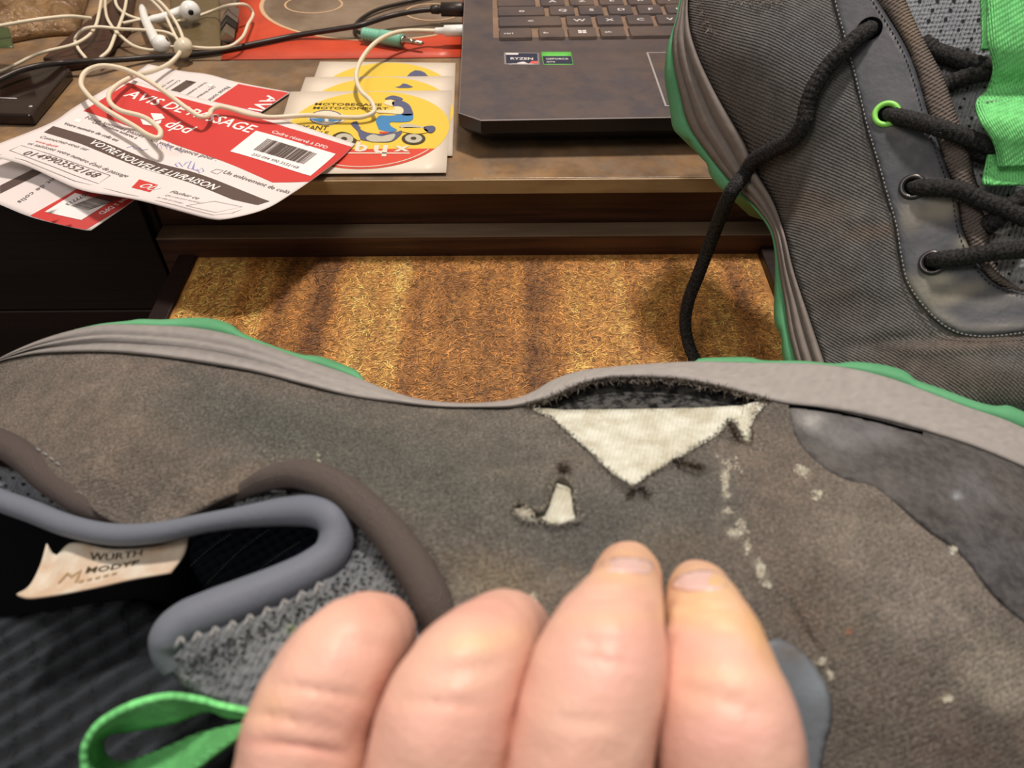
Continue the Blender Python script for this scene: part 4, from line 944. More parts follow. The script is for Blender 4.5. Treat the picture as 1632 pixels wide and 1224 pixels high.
# far half of the boot: closed body behind the visible side
ol2 = [(x + 8, y) for x, y in zip(cy(Spts, np.linspace(-34, 760, 40)), np.linspace(-34, 760, 40))] + [(1660, 760)] + [tuple(p) for p in catmull([(1350, -34), (1420, 200), (1470, 400), (1660, 480)], 20)[::-1]]
p_, t_ = fill2d(np.array(ol2), [], 24); V = Uv(p_[:, 0], p_[:, 1], DA(p_[:, 0], p_[:, 1]) + .006)
if (np.cross(V[t_[0, 1]] - V[t_[0, 0]], V[t_[0, 2]] - V[t_[0, 0]]) * (CAM - V[t_[0, 0]])).sum() < 0: t_ = t_[:, ::-1]
ce = edist(p_[:, 0], p_[:, 1], np.array(ol2)); bulge = .040 + .020 * np.clip(ce / 120, 0, 1) ** .6
V2, Fc = thicken(V, t_, 0, V + WA * bulge[:, None])
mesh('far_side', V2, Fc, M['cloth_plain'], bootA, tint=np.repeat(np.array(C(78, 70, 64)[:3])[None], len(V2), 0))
# padded body behind the tongue
ol3 = [tuple(p) for p in catmull([(1400, -34), (1440, 60), (1490, 200), (1530, 330), (1570, 430), (1640, 475)], 24)] + [(1700, 470), (1740, 300), (1720, 60), (1690, -34)]
p_, t_ = fill2d(np.array(ol3), [], 26); V = Uv(p_[:, 0], p_[:, 1], DT(p_[:, 0], p_[:, 1]) + .005)
if (np.cross(V[t_[0, 1]] - V[t_[0, 0]], V[t_[0, 2]] - V[t_[0, 0]]) * (CAM - V[t_[0, 0]])).sum() < 0: t_ = t_[:, ::-1]
ce = edist(p_[:, 0], p_[:, 1], np.array(ol3)); V2, Fc = thicken(V, t_, 0, V + WA * (.020 + .020 * np.clip(ce / 90, 0, 1) ** .6)[:, None])
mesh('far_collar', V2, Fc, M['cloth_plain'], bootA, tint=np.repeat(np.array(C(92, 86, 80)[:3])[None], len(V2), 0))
# eyelet overlay
E1 = [(1322, -34), (1326, 0), (1339, 49), (1357, 116), (1376, 195), (1396, 262), (1411, 315), (1424, 360), (1432, 410), (1442, 450), (1471, 492), (1510, 525), (1556, 536), (1660, 526)]
P1 = [(1378, -34), (1395, 0), (1421, 41), (1444, 82), (1462, 131), (1477, 184), (1496, 240), (1511, 281), (1522, 311), (1532, 368), (1556, 421), (1585, 453), (1632, 469), (1665, 470)]
P2 = [(1432, -34), (1444, 0), (1462, 41), (1481, 79), (1504, 124), (1522, 176), (1545, 240), (1554, 281), (1564, 311), (1574, 360), (1582, 410), (1598, 440), (1632, 456), (1665, 458)]
scf = [(1500, 330, 40, 22, -20, C(150, 138, 118), .8), (1450, 345, 16, 26, 0, C(140, 130, 112), .6), (1545, 385, 22, 12, -15, C(158, 146, 124), .7), (1470, 460, 34, 20, 30, C(140, 130, 112), .7), (1520, 470, 50, 14, -20, C(150, 138, 118), .75), (1590, 480, 50, 12, -10, C(120, 114, 106), .6), (1500, 505, 40, 10, 20, C(136, 128, 116), .7), (1580, 522, 60, 8, -4, C(126, 118, 108), .7),
       (1490, 300, 34, 10, 0, C(182, 170, 146), .7), (1497, 445, 24, 10, 0, C(182, 170, 146), .7), (1420, 205, 20, 8, 40, C(130, 120, 104), .4), (1400, 30, 20, 40, 20, C(66, 66, 68), .5)]
ol = [tuple(p) for p in catmull(E1, 70)] + [(x + 3, y) for x, y in catmull(P1, 70)[::-1]]
sheet('eyelet_panel', ol, DA, M['overlay'], bootA, step=8, th=.0016, off=-.0013, rnd=(7, .0010), base=C(76, 76, 79), spots=scf, n=170, label='smooth dark grey eyelet panel, scuffed near the toe')
q = catmull(E1, 60)[:, :2]; stitches('stitching', [(x + 5, y) for x, y in q], DA, bootA, gap=7, off=-.0017, r=.00026)
stitches('stitching', [(x - 5, y) for x, y in catmull(P1, 50)], DA, bootA, gap=8, off=-.0015, r=.00018, mat='perf')
# webbing edge
ol = [tuple(p) for p in catmull(P1, 60)] + [tuple(p) for p in catmull(P2, 60)[::-1]]
sheet('webbing_edge', ol, DA, M['webbing'], bootA, step=8, th=.002, off=-.0016, rnd=(20, .0030), base=C(112, 98, 88), spots=[(1450, 30, 20, 60, 0, C(126, 106, 88), .7), (1540, 330, 20, 60, 0, C(96, 84, 80), .6)], n=160, label='ribbed brown grey webbing edge')
# tongue
ol = [(1400, -34), (1665, -34), (1665, 475), (1600, 462), (1560, 420), (1530, 330), (1500, 230), (1470, 130), (1430, 40)]
sheet('tongue', ol, DT, M['mesh_cloth'], bootA, step=10, th=.003, base=C(150, 147, 145), spots=[(1520, 30, 60, 60, 0, C(128, 128, 132), .6), (1540, 200, 30, 30, 0, C(140, 136, 132), .5), (1600, 380, 40, 50, 0, C(138, 130, 120), .7), (1590, 450, 40, 10, 0, C(96, 86, 74), .7)], label='light grey perforated tongue')
perforate('perforations', [(1452, -30), (1660, -30), (1660, 470), (1590, 440), (1556, 330), (1520, 200), (1490, 110)], DT, bootA, 27, 15.5, 3.0, skew=7)
# eyelets
def nrm_at(f, x, y):
    a = Uv([x - 8, x + 8, x, x], [y, y, y - 8, y + 8], f(np.array([x - 8, x + 8, x, x]), np.array([y, y, y - 8, y + 8]))); n = np.cross(a[1] - a[0], a[2] - a[3]); n /= np.linalg.norm(n)
    return n if n @ (CAM - a[0]) > 0 else -n
for (x, y, mat_, ro) in ((1386, 46, 'hole', 19), (1413, 182, 'eyelet_green', 21.5), (1455, 298, 'eyelet_black', 21), (1486, 419, 'eyelet_black', 20.5)):
    d = float(DA(x, y)[0]) - .0013; P = U(x, y, d); n = nrm_at(DA, x, y); r = ro * d / F; ri = r * .60
    V, Fc = lathe([(-.0012, r * .95), (.0004, r), (.0010, r * .93), (.0012, r * .8), (.0009, ri * 1.08), (.0002, ri), (-.0010, ri * .96)], n, P, 28)
    e = mesh('eyelet', V, Fc[:-2], M[mat_], bootA, label={'eyelet_green': 'bright green eyelet', 'hole': 'black top eyelet'}.get(mat_, 'worn black eyelet'))
    V, Fc = lathe([(.0000, ri * 1.02), (.00015, ri)], n, P, 20); mesh('eyelet_hole', V, Fc, M['hole'], e)
# laces
LRA = .0032
def lace(pts, r=LRA, n=120, fl=.85): return tube('lace', pxline(pts, n), r, M['lace'], bootA, seg=16, lump=(.09, .0040, 3), flat=fl, up=tuple(UP))
def sA(x, y, o=0.0): return (x, y, float(DA(x, y)[0]) - .0036 - o)
def pz_(x, y, z): p = PZ(x, y, z); return (x, y, float((p - CAM) @ fwd))
lc_ = [(1391, 40, .2715), (1386, 47, .268), sA(1372, 55), sA(1345, 80, .001), sA(1320, 105), sA(1297, 140), sA(1286, 170), sA(1281, 195, .001), sA(1262, 222, .001), sA(1228, 240), sA(1202, 255), sA(1185, 280), (1166, 305, .312), (1150, 340, .325), (1131, 390, .342), (1112, 440, .354), (1097, 480, .362), (1092, 515, .367), (1098, 550, .3690), pz_(1110, 578, -.0415), pz_(1130, 612, -.0418), pz_(1170, 650, -.0418)]
lace(lc_, LRA, 330, .9)
lace([(1405, 180, .268), (1413, 182, .2655), (1425, 185, .2610), (1460, 193, .2545), (1500, 205, .2500), (1540, 219, .2490), (1580, 235, .2495), (1620, 250, .250)])
lace([(1448, 297, .262), (1456, 299, .2590), (1470, 299, .2545), (1500, 300, .2505), (1530, 303, .2475), (1562, 318, .2455), (1590, 328, .2435), (1640, 350, .240)])
lace([(1479, 417, .256), (1487, 416, .2535), (1500, 414, .249), (1540, 409, .2448), (1590, 401, .2405), (1660, 396, .238)])
lace([(1470, 68, .2665), (1490, 82, .2645), (1520, 92, .2605), (1555, 103, .257), (1600, 112, .256)], .0036)
lace([(1494, 142, .2615), (1512, 134, .2605), (1545, 121, .2575), (1590, 112, .257)], .0034)
lace([(1540, 236, .254), (1562, 246, .2525), (1580, 252, .252)], .003)
lace([(1570, 362, .2490), (1590, 348, .2465), (1610, 330, .2435), (1660, 300, .240)], .0034)
# green pull tab: a ribbon sewn down in waves
A_ = [(1574, -34), (1574, 20), (1575, 70), (1583, 108), (1575, 140), (1556, 162), (1563, 190), (1577, 215), (1587, 240), (1591, 266)]
B_ = [(1670, -34), (1672, 20), (1672, 70), (1672, 108), (1668, 140), (1660, 162), (1662, 190), (1668, 215), (1672, 240), (1674, 262)]
ribbon('pull_tab', A_, B_, [.242, .241, .241, .2435, .2475, .2465, .2425, .2415, .2425, .2435], [.236, .236, .236, .239, .243, .241, .237, .236, .237, .238], M['green_ribbon'], bootA, th=.0014, label='bright green ribbed pull tab')
ribbon('tab_end', [(1574, 246), (1571, 262), (1567, 280), (1567, 293), (1569, 297)], [(1670, 240), (1672, 262), (1672, 280), (1672, 292), (1672, 296)], [.2485, .2475, .2468, .2462, .2468], [.243, .242, .2415, .241, .2415], M['green_ribbon'], bootA, th=.0016)
ribbon('tab_edge', [(1564, -34), (1566, 20), (1567, 60), (1565, 78)], [(1580, -34), (1580, 20), (1580, 60), (1580, 78)], [.252, .252, .2515, .2515], [.252, .252, .2515, .2515], M['green_ribbon'], bootA, th=.0012)
stitches('tab_stitching', [(1572, 163), (1600, 158), (1630, 152), (1650, 150)], lambda x, y: np.full(len(x), .2455), bootA, gap=6, r=.0003)
# torn collar edge at the heel
frays('frayed_threads', [[(1112, 2), (1120, 20), (1128, 42), (1140, 55)], [(1160, 0), (1190, 4), (1215, 3), (1250, 5)]], DA, bootA, [C(120, 108, 98), C(90, 80, 72), C(150, 138, 126)], per=.8, ln=(3, 9), w=.00013, off=-.0006)
# ---------------------------------------------------------------- torn boot held in front, lying on its side
DB = Field([(-40, 600, .246), (0, 580, .236), (60, 565, .228), (150, 562, .220), (300, 575, .212), (450, 603, .208), (600, 640, .206), (760, 650, .204), (950, 655, .201), (1200, 645, .199), (1400, 670, .198), (1632, 745, .195), (1700, 775, .196), (1800, 835, .202), (1880, 915, .212), (1950, 1060, .226), (1965, 1160, .228), (1900, 1290, .208), (1800, 1050, .166), (1800, 1250, .166),
            (-40, 700, .214), (0, 700, .203), (200, 700, .184), (400, 720, .178), (600, 750, .175), (800, 760, .173), (1000, 770, .171), (1200, 770, .171), (1400, 800, .170), (1632, 880, .168), (1700, 900, .170),
            (0, 790, .184), (150, 810, .178), (400, 770, .172), (560, 800, .166), (680, 950, .153), (900, 900, .153), (1000, 900, .151), (1200, 950, .149), (1400, 1000, .149), (1632, 1050, .151), (1700, 1060, .153),
            (700, 1100, .140), (900, 1100, .138), (1100, 1150, .136), (1300, 1224, .138), (1500, 1224, .140), (1632, 1224, .144), (900, 1300, .132), (1400, 1320, .136), (1680, 1320, .148)])
WB = .90 * fwd - .40 * UP; WB = WB / np.linalg.norm(WB)
bootB = thing('work_boot', 'torn grey work boot held in the hand, white lining showing in its tear', 'boot', tuple(U(900, 800, .2)))
xs = np.linspace(-60, 1950, 250)
top = [(-60, 612), (-20, 583), (0, 570), (60, 543), (120, 525), (170, 517), (240, 518), (300, 521), (360, 531), (420, 549), (480, 571), (540, 591), (580, 606), (620, 622), (660, 634), (700, 640), (760, 642), (820, 635), (850, 624), (880, 606), (920, 592), (980, 584), (1060, 578), (1110, 576), (1200, 578), (1300, 580), (1360, 588), (1420, 603), (1480, 625), (1540, 648), (1600, 668), (1632, 682), (1700, 712), (1800, 768), (1880, 836), (1930, 920), (1955, 1040)]
seam = [(-60, 606), (0, 576), (25, 570), (60, 564), (150, 561), (200, 563), (300, 575), (400, 592), (480, 612), (560, 632), (620, 641), (700, 649), (760, 650), (820, 649), (850, 642), (880, 634), (920, 616), (960, 605), (1000, 602), (1080, 605), (1160, 620), (1225, 638), (1260, 645), (1340, 655), (1420, 672), (1500, 695), (1560, 715), (1632, 745), (1700, 775), (1800, 838), (1870, 912), (1920, 990), (1955, 1075)]
To, Se = cx(top, xs), cx(seam, xs); Se = np.maximum(Se, To + 3)
dSe, dTo = DB(xs, Se), DB(xs, Se) + .0165 * np.clip((Se - To) / 55, .25, 1.2)
heel = np.clip((620 - xs) / 250, 0, 1)          # ridged heel, plain forefoot
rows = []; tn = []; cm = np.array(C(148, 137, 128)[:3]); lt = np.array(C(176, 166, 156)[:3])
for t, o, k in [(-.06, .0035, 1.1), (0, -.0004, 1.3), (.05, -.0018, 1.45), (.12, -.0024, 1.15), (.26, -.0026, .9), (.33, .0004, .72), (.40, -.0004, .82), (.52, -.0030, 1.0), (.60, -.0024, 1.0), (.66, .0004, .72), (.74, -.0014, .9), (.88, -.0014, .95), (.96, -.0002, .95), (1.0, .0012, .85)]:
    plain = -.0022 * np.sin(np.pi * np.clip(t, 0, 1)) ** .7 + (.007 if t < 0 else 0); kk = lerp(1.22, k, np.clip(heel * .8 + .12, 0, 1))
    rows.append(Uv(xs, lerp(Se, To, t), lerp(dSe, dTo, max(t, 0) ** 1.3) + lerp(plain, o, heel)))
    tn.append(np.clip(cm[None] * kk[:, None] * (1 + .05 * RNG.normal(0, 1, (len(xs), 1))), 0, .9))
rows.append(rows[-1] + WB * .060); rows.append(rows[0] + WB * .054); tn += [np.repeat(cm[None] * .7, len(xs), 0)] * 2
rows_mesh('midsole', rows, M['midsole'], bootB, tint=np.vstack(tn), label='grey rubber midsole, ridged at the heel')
def lugs(name, outer, x0, x1, lb):
    x = np.linspace(x0, x1, 90); o = cx(outer, x); i = np.interp(x, xs, To) + 1.5; o = np.minimum(o, i - .5); dI = np.interp(x, xs, dTo)
    a = Uv(x, i, dI + .0020); m = Uv(x, lerp(i, o, .6), dI + .0030); b = Uv(x, o, dI + .0075)
    rows_mesh(name, [a, m, b, b + WB * .040, a + WB * .040], M['outsole'], bootB, label=lb)
lugs('outsole_heel', [(118, 525), (160, 516), (205, 511), (222, 508.5), (260, 509), (300, 506.5), (340, 508), (370, 518), (384, 529), (420, 545), (480, 564.5), (510, 568), (545, 580), (570, 592), (582, 607)], 118, 582, 'green heel lug')
lugs('outsole_forefoot', [(1105, 577), (1112, 572), (1150, 569.5), (1200, 570), (1212, 573.5), (1280, 575), (1335, 579), (1352, 576.5), (1385, 578), (1420, 584), (1446, 593), (1456, 603), (1500, 619), (1560, 641), (1590, 647), (1604, 645.5), (1632, 656), (1700, 690), (1800, 744), (1880, 806)], 1105, 1870, 'green forefoot lugs')
# upper cloth with its tears
tear = [(836, 650), (880, 668), (905, 690), (945, 725), (970, 750), (1000, 769), (1012, 776), (1022, 766), (1060, 742), (1085, 728), (1110, 713), (1150, 688), (1163, 670), (1172, 674), (1180, 690), (1192, 706), (1200, 700), (1198, 682), (1204, 664), (1222, 646), (1229, 641), (1190, 632), (1080, 618), (960, 616), (900, 628)]
hole = [(882, 772), (886, 761), (897, 763), (911, 769), (915, 788), (918, 808), (926, 825), (906, 830), (890, 835), (874, 832), (862, 825), (851, 830), (836, 826), (817, 812), (824, 799), (840, 805), (854, 814), (867, 810), (873, 796)]
low = [(-60, 700), (-20, 712), (30, 735), (80, 765), (130, 800), (185, 834), (250, 838), (305, 818), (345, 797), (400, 775), (425, 763), (470, 752), (520, 766), (570, 800), (620, 855), (660, 905), (695, 965), (690, 1020), (640, 1120), (620, 1300), (900, 1330), (1400, 1330), (1700, 1330)]
ol = [(x, y + 1) for x, y in zip(xs[::3], Se[::3]) if x < 836] + [(836, 650)] + [tuple(p) for p in catmull(tear[:21], 90)] + [(1234, 641)] + [(x, y + 1) for x, y in zip(xs[::3], Se[::3]) if x > 1240] + [(1962, 1120), (1950, 1210), (1900, 1280), (1800, 1325), (1700, 1335)] + [tuple(p) for p in catmull(low, 110)[::-1]][1:]
SPB0 = []
cA, cB, cC, cD = C(141, 119, 101), C(101, 94, 84), C(153, 132, 117), C(90, 78, 70)
spotsB = SPB0 + [(150, 690, 200, 110, 10, cA, .85), (300, 600, 200, 22, 8, C(148, 123, 106), .8), (300, 660, 110, 45, 25, C(101, 91, 79), .75), (470, 690, 150, 60, 20, cB, .9), (650, 730, 190, 80, 15, C(111, 102, 88), .9), (420, 770, 140, 40, -15, C(146, 123, 101), .8),
          (760, 700, 130, 50, 5, C(134, 119, 101), .7), (800, 800, 160, 100, 0, C(115, 105, 90), .8), (930, 660, 60, 30, 30, C(108, 98, 86), .6), (950, 840, 130, 80, 0, C(101, 95, 88), .85), (1100, 790, 110, 70, 0, C(108, 100, 92), .8), (800, 920, 90, 40, 10, C(155, 132, 97), .55), (1060, 870, 80, 50, 0, C(125, 105, 81), .7),
          (1250, 750, 90, 60, 30, C(141, 119, 101), .7), (1240, 850, 80, 110, 20, C(125, 105, 90), .8), (1400, 880, 130, 80, 30, C(164, 145, 125), .85), (1450, 960, 130, 100, 35, C(153, 137, 123), .85), (1350, 1000, 60, 60, 0, C(132, 116, 97), .7), (1450, 1120, 150, 90, 0, C(118, 100, 86), .9), (1560, 1180, 140, 60, 0, C(111, 89, 77), .9), (1290, 960, 60, 70, 30, C(115, 91, 75), .8),
          (1585, 1065, 62, 56, 20, C(186, 170, 148), .9), (1610, 1110, 40, 30, 0, C(176, 160, 140), .9), (1155, 765, 5, 22, -5, C(210, 196, 172), .95), (1157, 790, 8, 8, 0, C(190, 176, 152), .8), (1170, 850, 14, 8, 30, C(200, 184, 160), .8), (1180, 835, 9, 14, 0, C(176, 160, 138), .7), (1212, 908, 6, 18, -25, C(214, 200, 176), .9), (1222, 930, 5, 9, 0, C(190, 176, 150), .8), (1280, 752, 12, 8, 20, C(196, 176, 150), .8), (1300, 785, 12, 9, 0, C(186, 164, 140), .7), (1190, 870, 6, 10, 0, C(186, 170, 146), .8), (1152, 818, 10, 10, 0, C(160, 148, 130), .7), (1276, 747, 5, 4, 0, C(214, 196, 170), .9),
          (1353, 1007, 5, 5, 0, C(186, 96, 56), .9), (1510, 1113, 9, 6, 0, C(220, 200, 160), .9), (1322, 1075, 4, 8, -30, C(220, 205, 180), .9), (1308, 1055, 8, 5, 20, C(200, 186, 160), .7), (1519, 876, 6, 6, 0, C(200, 202, 206), .9), (850, 950, 8, 4, 0, C(210, 200, 180), .8), (780, 925, 40, 10, -15, C(150, 134, 104), .6), (905, 905, 30, 8, 40, C(167, 137, 99), .5), (725, 940, 26, 10, -20, C(150, 138, 112), .6),
          (505, 735, 2.2, 14, 0, C(196, 186, 164), .8), (118, 786, 12, 4, 10, C(150, 140, 96), .8), (345, 745, 18, 3, -5, C(97, 82, 70), .6),
          (1500, 1180, 8, 30, -40, cD, .6), (1400, 740, 200, 8, 20, cD, .3), (900, 750, 14, 26, 20, C(78, 62, 48), .7), (872, 780, 8, 30, 10, C(85, 71, 59), .7), (990, 775, 50, 8, 40, C(85, 76, 66), .7), (1110, 742, 26, 10, 25, C(80, 67, 55), .7), (1170, 700, 8, 20, 20, C(97, 76, 62), .6)]
spotsB += [(330, 610, 60, 20, 20, C(84, 82, 74), .6), (420, 680, 110, 45, 30, C(76, 77, 71), .8), (560, 720, 120, 50, 25, C(80, 81, 74), .8), (690, 770, 110, 60, 30, C(86, 86, 78), .7), (800, 700, 120, 40, 0, C(104, 100, 90), .5), (930, 850, 120, 60, 0, C(88, 88, 83), .7), (1080, 800, 80, 50, 0, C(88, 88, 84), .5)]
spotsB = spotsB[-7:] + [s_ for s_ in spotsB[:-7] if max(s_[2], s_[3]) < 60 or s_[0] > 1130] if False else spotsB
def creaseB(x, y):
    r = .0010 * np.array([noise.noise(Vector((a / 110, b / 80, 8))) for a, b in zip(x, y)])
    dl = edist(x, y, np.array(tear)); r += -.0016 * np.exp(-(dl / 14) ** 2)          # torn lips curl up
    r += -.0012 * np.exp(-(edist(x, y, np.array(hole)) / 9) ** 2)
    r += .0012 * np.exp(-((y - (735 + .9 * (x - 1060) * .4)) / 10) ** 2) * np.exp(-((x - 1100) / 40) ** 2)
    r += .0010 * np.exp(-((x - (1170 + (y - 760) * .36)) / 10) ** 2) * np.exp(-((y - 850) / 110) ** 2)
    r += .0016 * np.exp(-((x - (1255 + (y - 960) * .6)) / 9) ** 2) * np.exp(-((y - 1000) / 50) ** 2)
    return r
sheet('upper_cloth', ol, DB, M['cloth_plain'], bootB, holes=[hole], step=5.5, th=.0016, base=C(130, 114, 101), spots=spotsB, xtra=creaseB, n=520, label='worn brown grey cloth upper, torn open below the sole')
# far half of the upper and the gap under the midsole
ol2 = [(x, y + 6) for x, y in zip(xs[::6], Se[::6])] + [(1950, 1130), (1920, 1230), (1840, 1290), (1700, 1320), (720, 1320), (720, 1000), (640, 860), (540, 745), (440, 735), (360, 760), (260, 800), (120, 765), (-60, 680)]
p_, t_ = fill2d(np.array(ol2), [], 30); V = Uv(p_[:, 0], p_[:, 1], DB(p_[:, 0], p_[:, 1]) + .010)
if (np.cross(V[t_[0, 1]] - V[t_[0, 0]], V[t_[0, 2]] - V[t_[0, 0]]) * (CAM - V[t_[0, 0]])).sum() < 0: t_ = t_[:, ::-1]
ce = edist(p_[:, 0], p_[:, 1], np.array(ol2)); V2, Fc = thicken(V, t_, 0, V + WB * (.036 + .018 * np.clip(ce / 120, 0, 1) ** .6)[:, None])
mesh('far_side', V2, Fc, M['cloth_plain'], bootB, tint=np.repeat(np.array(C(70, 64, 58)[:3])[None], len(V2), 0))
sheet('white_lining', [(800, 646), (900, 653), (1000, 652), (1110, 650), (1182, 646), (1186, 650), (1185, 672), (1150, 705), (1075, 752), (1020, 790), (985, 785), (930, 740), (880, 690)], DB, M['white_lining'], bootB, step=10, th=.001, off=.0030, sharp=True, xtra=lambda x, y: -.0004 * np.sin(x / 15 + y / 9) * np.exp(-((y - 745) / 25) ** 2), label='off-white inner lining showing through the large tear')
sheet('lining_tongue', [(1186, 646), (1232, 642), (1210, 665), (1206, 706), (1194, 716), (1172, 690), (1160, 672), (1180, 664)], DB, M['white_lining'], bootB, step=8, th=.001, off=.0022)
sheet('white_lining', [(800, 790), (870, 740), (930, 750), (940, 840), (860, 850), (805, 830)], DB, M['white_lining'], bootB, step=12, th=.001, off=.0018, label='off-white lining showing through the small hole')
M['gap'] = mk('dark_inside', C(52, 50, 48), .95, var=[(C(26, 25, 25), 160, .1), (C(118, 112, 104), 420, .06, .45)], bump=(500, .0015), spec=.05)  # dark mottled colour for the inside of the gap
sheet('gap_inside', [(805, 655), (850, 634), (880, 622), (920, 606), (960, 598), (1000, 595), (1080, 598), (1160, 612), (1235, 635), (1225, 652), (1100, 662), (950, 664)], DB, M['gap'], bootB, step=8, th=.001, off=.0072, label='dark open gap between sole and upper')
# overlays
M['toe_skin'] = mk('scuffed_toe_leather', C(84, 79, 76), rough=.78, spec=.2, bump=(420, .0009), attr=True, var=[(C(46, 42, 40), 120, .12, .5), (C(120, 114, 108), 420, .08, .25)])
ov = [(1256, 646), (1258, 662), (1265, 690), (1280, 715), (1300, 735), (1330, 755), (1358, 768), (1385, 772), (1410, 788), (1440, 812), (1480, 845), (1520, 874), (1550, 905), (1580, 945), (1610, 975), (1640, 1000), (1720, 1070), (1800, 1170), (1840, 1290), (1900, 1275), (1950, 1200)] + [(x, y + 1) for x, y in zip(xs[::-4], Se[::-4]) if 1262 < x < 1948]
sheet('toe_overlay', ov, DB, M['toe_skin'], bootB, step=8, th=.001, off=-.0010, rnd=(8, .0008), n=130, base=C(82, 75, 71), xtra=lambda x, y: .0006 * np.array([noise.noise(Vector((a / 16, b / 12, 3))) for a, b in zip(x, y)]) * np.exp(-((x - 1320) / 70) ** 2),
      spots=[(1330, 690, 60, 26, 20, C(132, 127, 124), .8), (1400, 690, 70, 18, 18, C(126, 120, 118), .7), (1290, 668, 26, 14, 20, C(190, 182, 172), .7), (1310, 725, 30, 16, 40, C(104, 98, 90), .7), (1470, 730, 60, 26, 20, C(76, 70, 66), .8), (1450, 780, 80, 30, 20, C(104, 96, 90), .6), (1560, 780, 40, 40, 20, C(120, 116, 116), .5), (1590, 900, 90, 50, 30, C(72, 70, 72), .9), (1600, 770, 50, 20, 30, C(100, 88, 80), .6), (1525, 790, 8, 5, 0, C(190, 190, 190), .7), (1500, 840, 60, 20, 35, C(66, 62, 60), .7)], label='dark scuffed toe overlay')
sheet('gusset', [(1225, 1020), (1255, 1022), (1285, 1045), (1308, 1075), (1324, 1110), (1326, 1150), (1316, 1190), (1296, 1260), (1240, 1260), (1200, 1100)], DB, M['overlay'], bootB, step=8, th=.0016, off=-.0014, rnd=(10, .0012), base=C(112, 114, 116), spots=[(1300, 1090, 30, 30, 30, C(140, 144, 146), .6), (1260, 1040, 20, 14, 30, C(110, 96, 88), .7)], label='grey blue eyelet overlay beside the fingers')
def gapcrv(pts, r, off): return tube('seam_gap', Uv(*catmull(pts, 60).T, DB(*catmull(pts, 60).T) + off), r, M['hole'], bootB, seg=6)
gapcrv([(1258, 647), (1300, 651), (1360, 663), (1400, 672), (1440, 683), (1470, 690)], .00045, -.0012)
# collar piping (cloth) with its dark fold
def bt(name, pts, r, mat, n=120, tint=None, seg=14, flat=1.0, lb=None):
    q = catmull(np.array([p[:3] for p in pts], float), n); rr = np.interp(np.linspace(0, 1, n), np.linspace(0, 1, len(r)), r) if hasattr(r, '__len__') else r
    V, Fc, uv = tube_geo(np.array([U(*a) for a in q]), rr, seg=seg, flat=flat)
    return mesh(name, V, Fc, M[mat], bootB, uv=uv, tint=np.repeat(np.array(tint[:3])[None], len(V), 0) if tint else None, label=lb)
bt('collar_piping', [(-50, 690, .2065), (0, 706, .1985), (40, 730, .1915), (80, 765, .186), (120, 795, .1815), (160, 820, .180), (200, 838, .182)], [.0034, .0036, .0036, .0030, .0012], 'webbing', tint=C(124, 108, 100), lb='brown grey ribbed collar piping')
bt('collar_piping', [(350, 800, .1760), (400, 776, .1722), (432, 762, .1690), (470, 755, .1672), (510, 764, .1652), (560, 792, .1622), (610, 838, .1588), (650, 890, .1552), (680, 940, .1525), (700, 985, .151), (712, 1030, .150)], [.0014, .0026, .0034, .0036, .0038, .0040, .0040, .0036], 'webbing', tint=C(132, 116, 106), lb='brown grey ribbed collar piping')
stitches('piping_stitch', [(0, 685), (40, 705), (70, 722), (100, 745)], DB, bootB, gap=11, r=.00025, off=-.0006)
# padded collar
DC = Field([(-60, 730, .206), (0, 745, .196), (60, 770, .1895), (150, 815, .1815), (300, 830, .177), (400, 785, .173), (480, 775, .1695), (545, 815, .1635), (620, 880, .158), (700, 1000, .1515), (540, 880, .160), (450, 940, .1535), (330, 985, .147), (265, 1030, .1445), (400, 1020, .145), (550, 960, .1495), (300, 1100, .140), (400, 1130, .1365), (560, 1100, .142), (0, 800, .193), (180, 850, .1775), (330, 838, .174), (500, 805, .1665)])
mt = C(122, 121, 120)
sheet('collar_padding', [(-60, 722), (0, 742), (40, 752), (80, 780), (130, 806), (190, 846), (170, 868), (90, 838), (0, 808), (-60, 790)], DC, M['mesh_cloth'], bootB, step=8, th=.003, rnd=(12, .002), base=mt, spots=[(40, 775, 40, 20, 20, C(112, 112, 118), .6)], label='grey mesh collar padding at the heel')
perforate('perforations', [(-50, 735), (0, 750), (70, 785), (120, 810), (80, 820), (0, 790), (-50, 780)], DC, bootB, 24, 13, 3.2, off=-.0004, jit=3)
sheet('collar_padding', [(330, 838), (360, 800), (385, 786), (430, 782), (480, 785), (520, 790), (560, 815), (600, 858), (640, 905), (672, 955), (690, 1010), (690, 1100), (560, 1160), (420, 1160), (370, 1138), (325, 1118), (285, 1090), (268, 1050), (290, 1010), (400, 970), (500, 920), (556, 885), (548, 838), (500, 812), (420, 816)], DC, M['mesh_cloth'], bootB, step=8, th=.004, rnd=(16, .003), wob=(.0016, 12), base=mt, n=150,
      spots=[(480, 1000, 160, 40, -25, C(140, 138, 132), .6), (330, 1060, 40, 40, 0, C(112, 112, 112), .6), (640, 920, 40, 40, 40, C(104, 102, 98), .6), (465, 1003, 8, 6, 0, C(128, 140, 80), .8)], label='grey mesh collar padding under the fingers')
perforate('perforations', [(350, 805), (390, 790), (470, 788), (540, 812), (640, 920), (680, 1010), (560, 960), (470, 990), (330, 1080), (300, 1085), (280, 1050), (420, 985), (530, 925), (570, 880), (545, 825), (490, 805), (400, 812)], DC, bootB, 19, 12, 3.6, off=-.0014, jit=4)
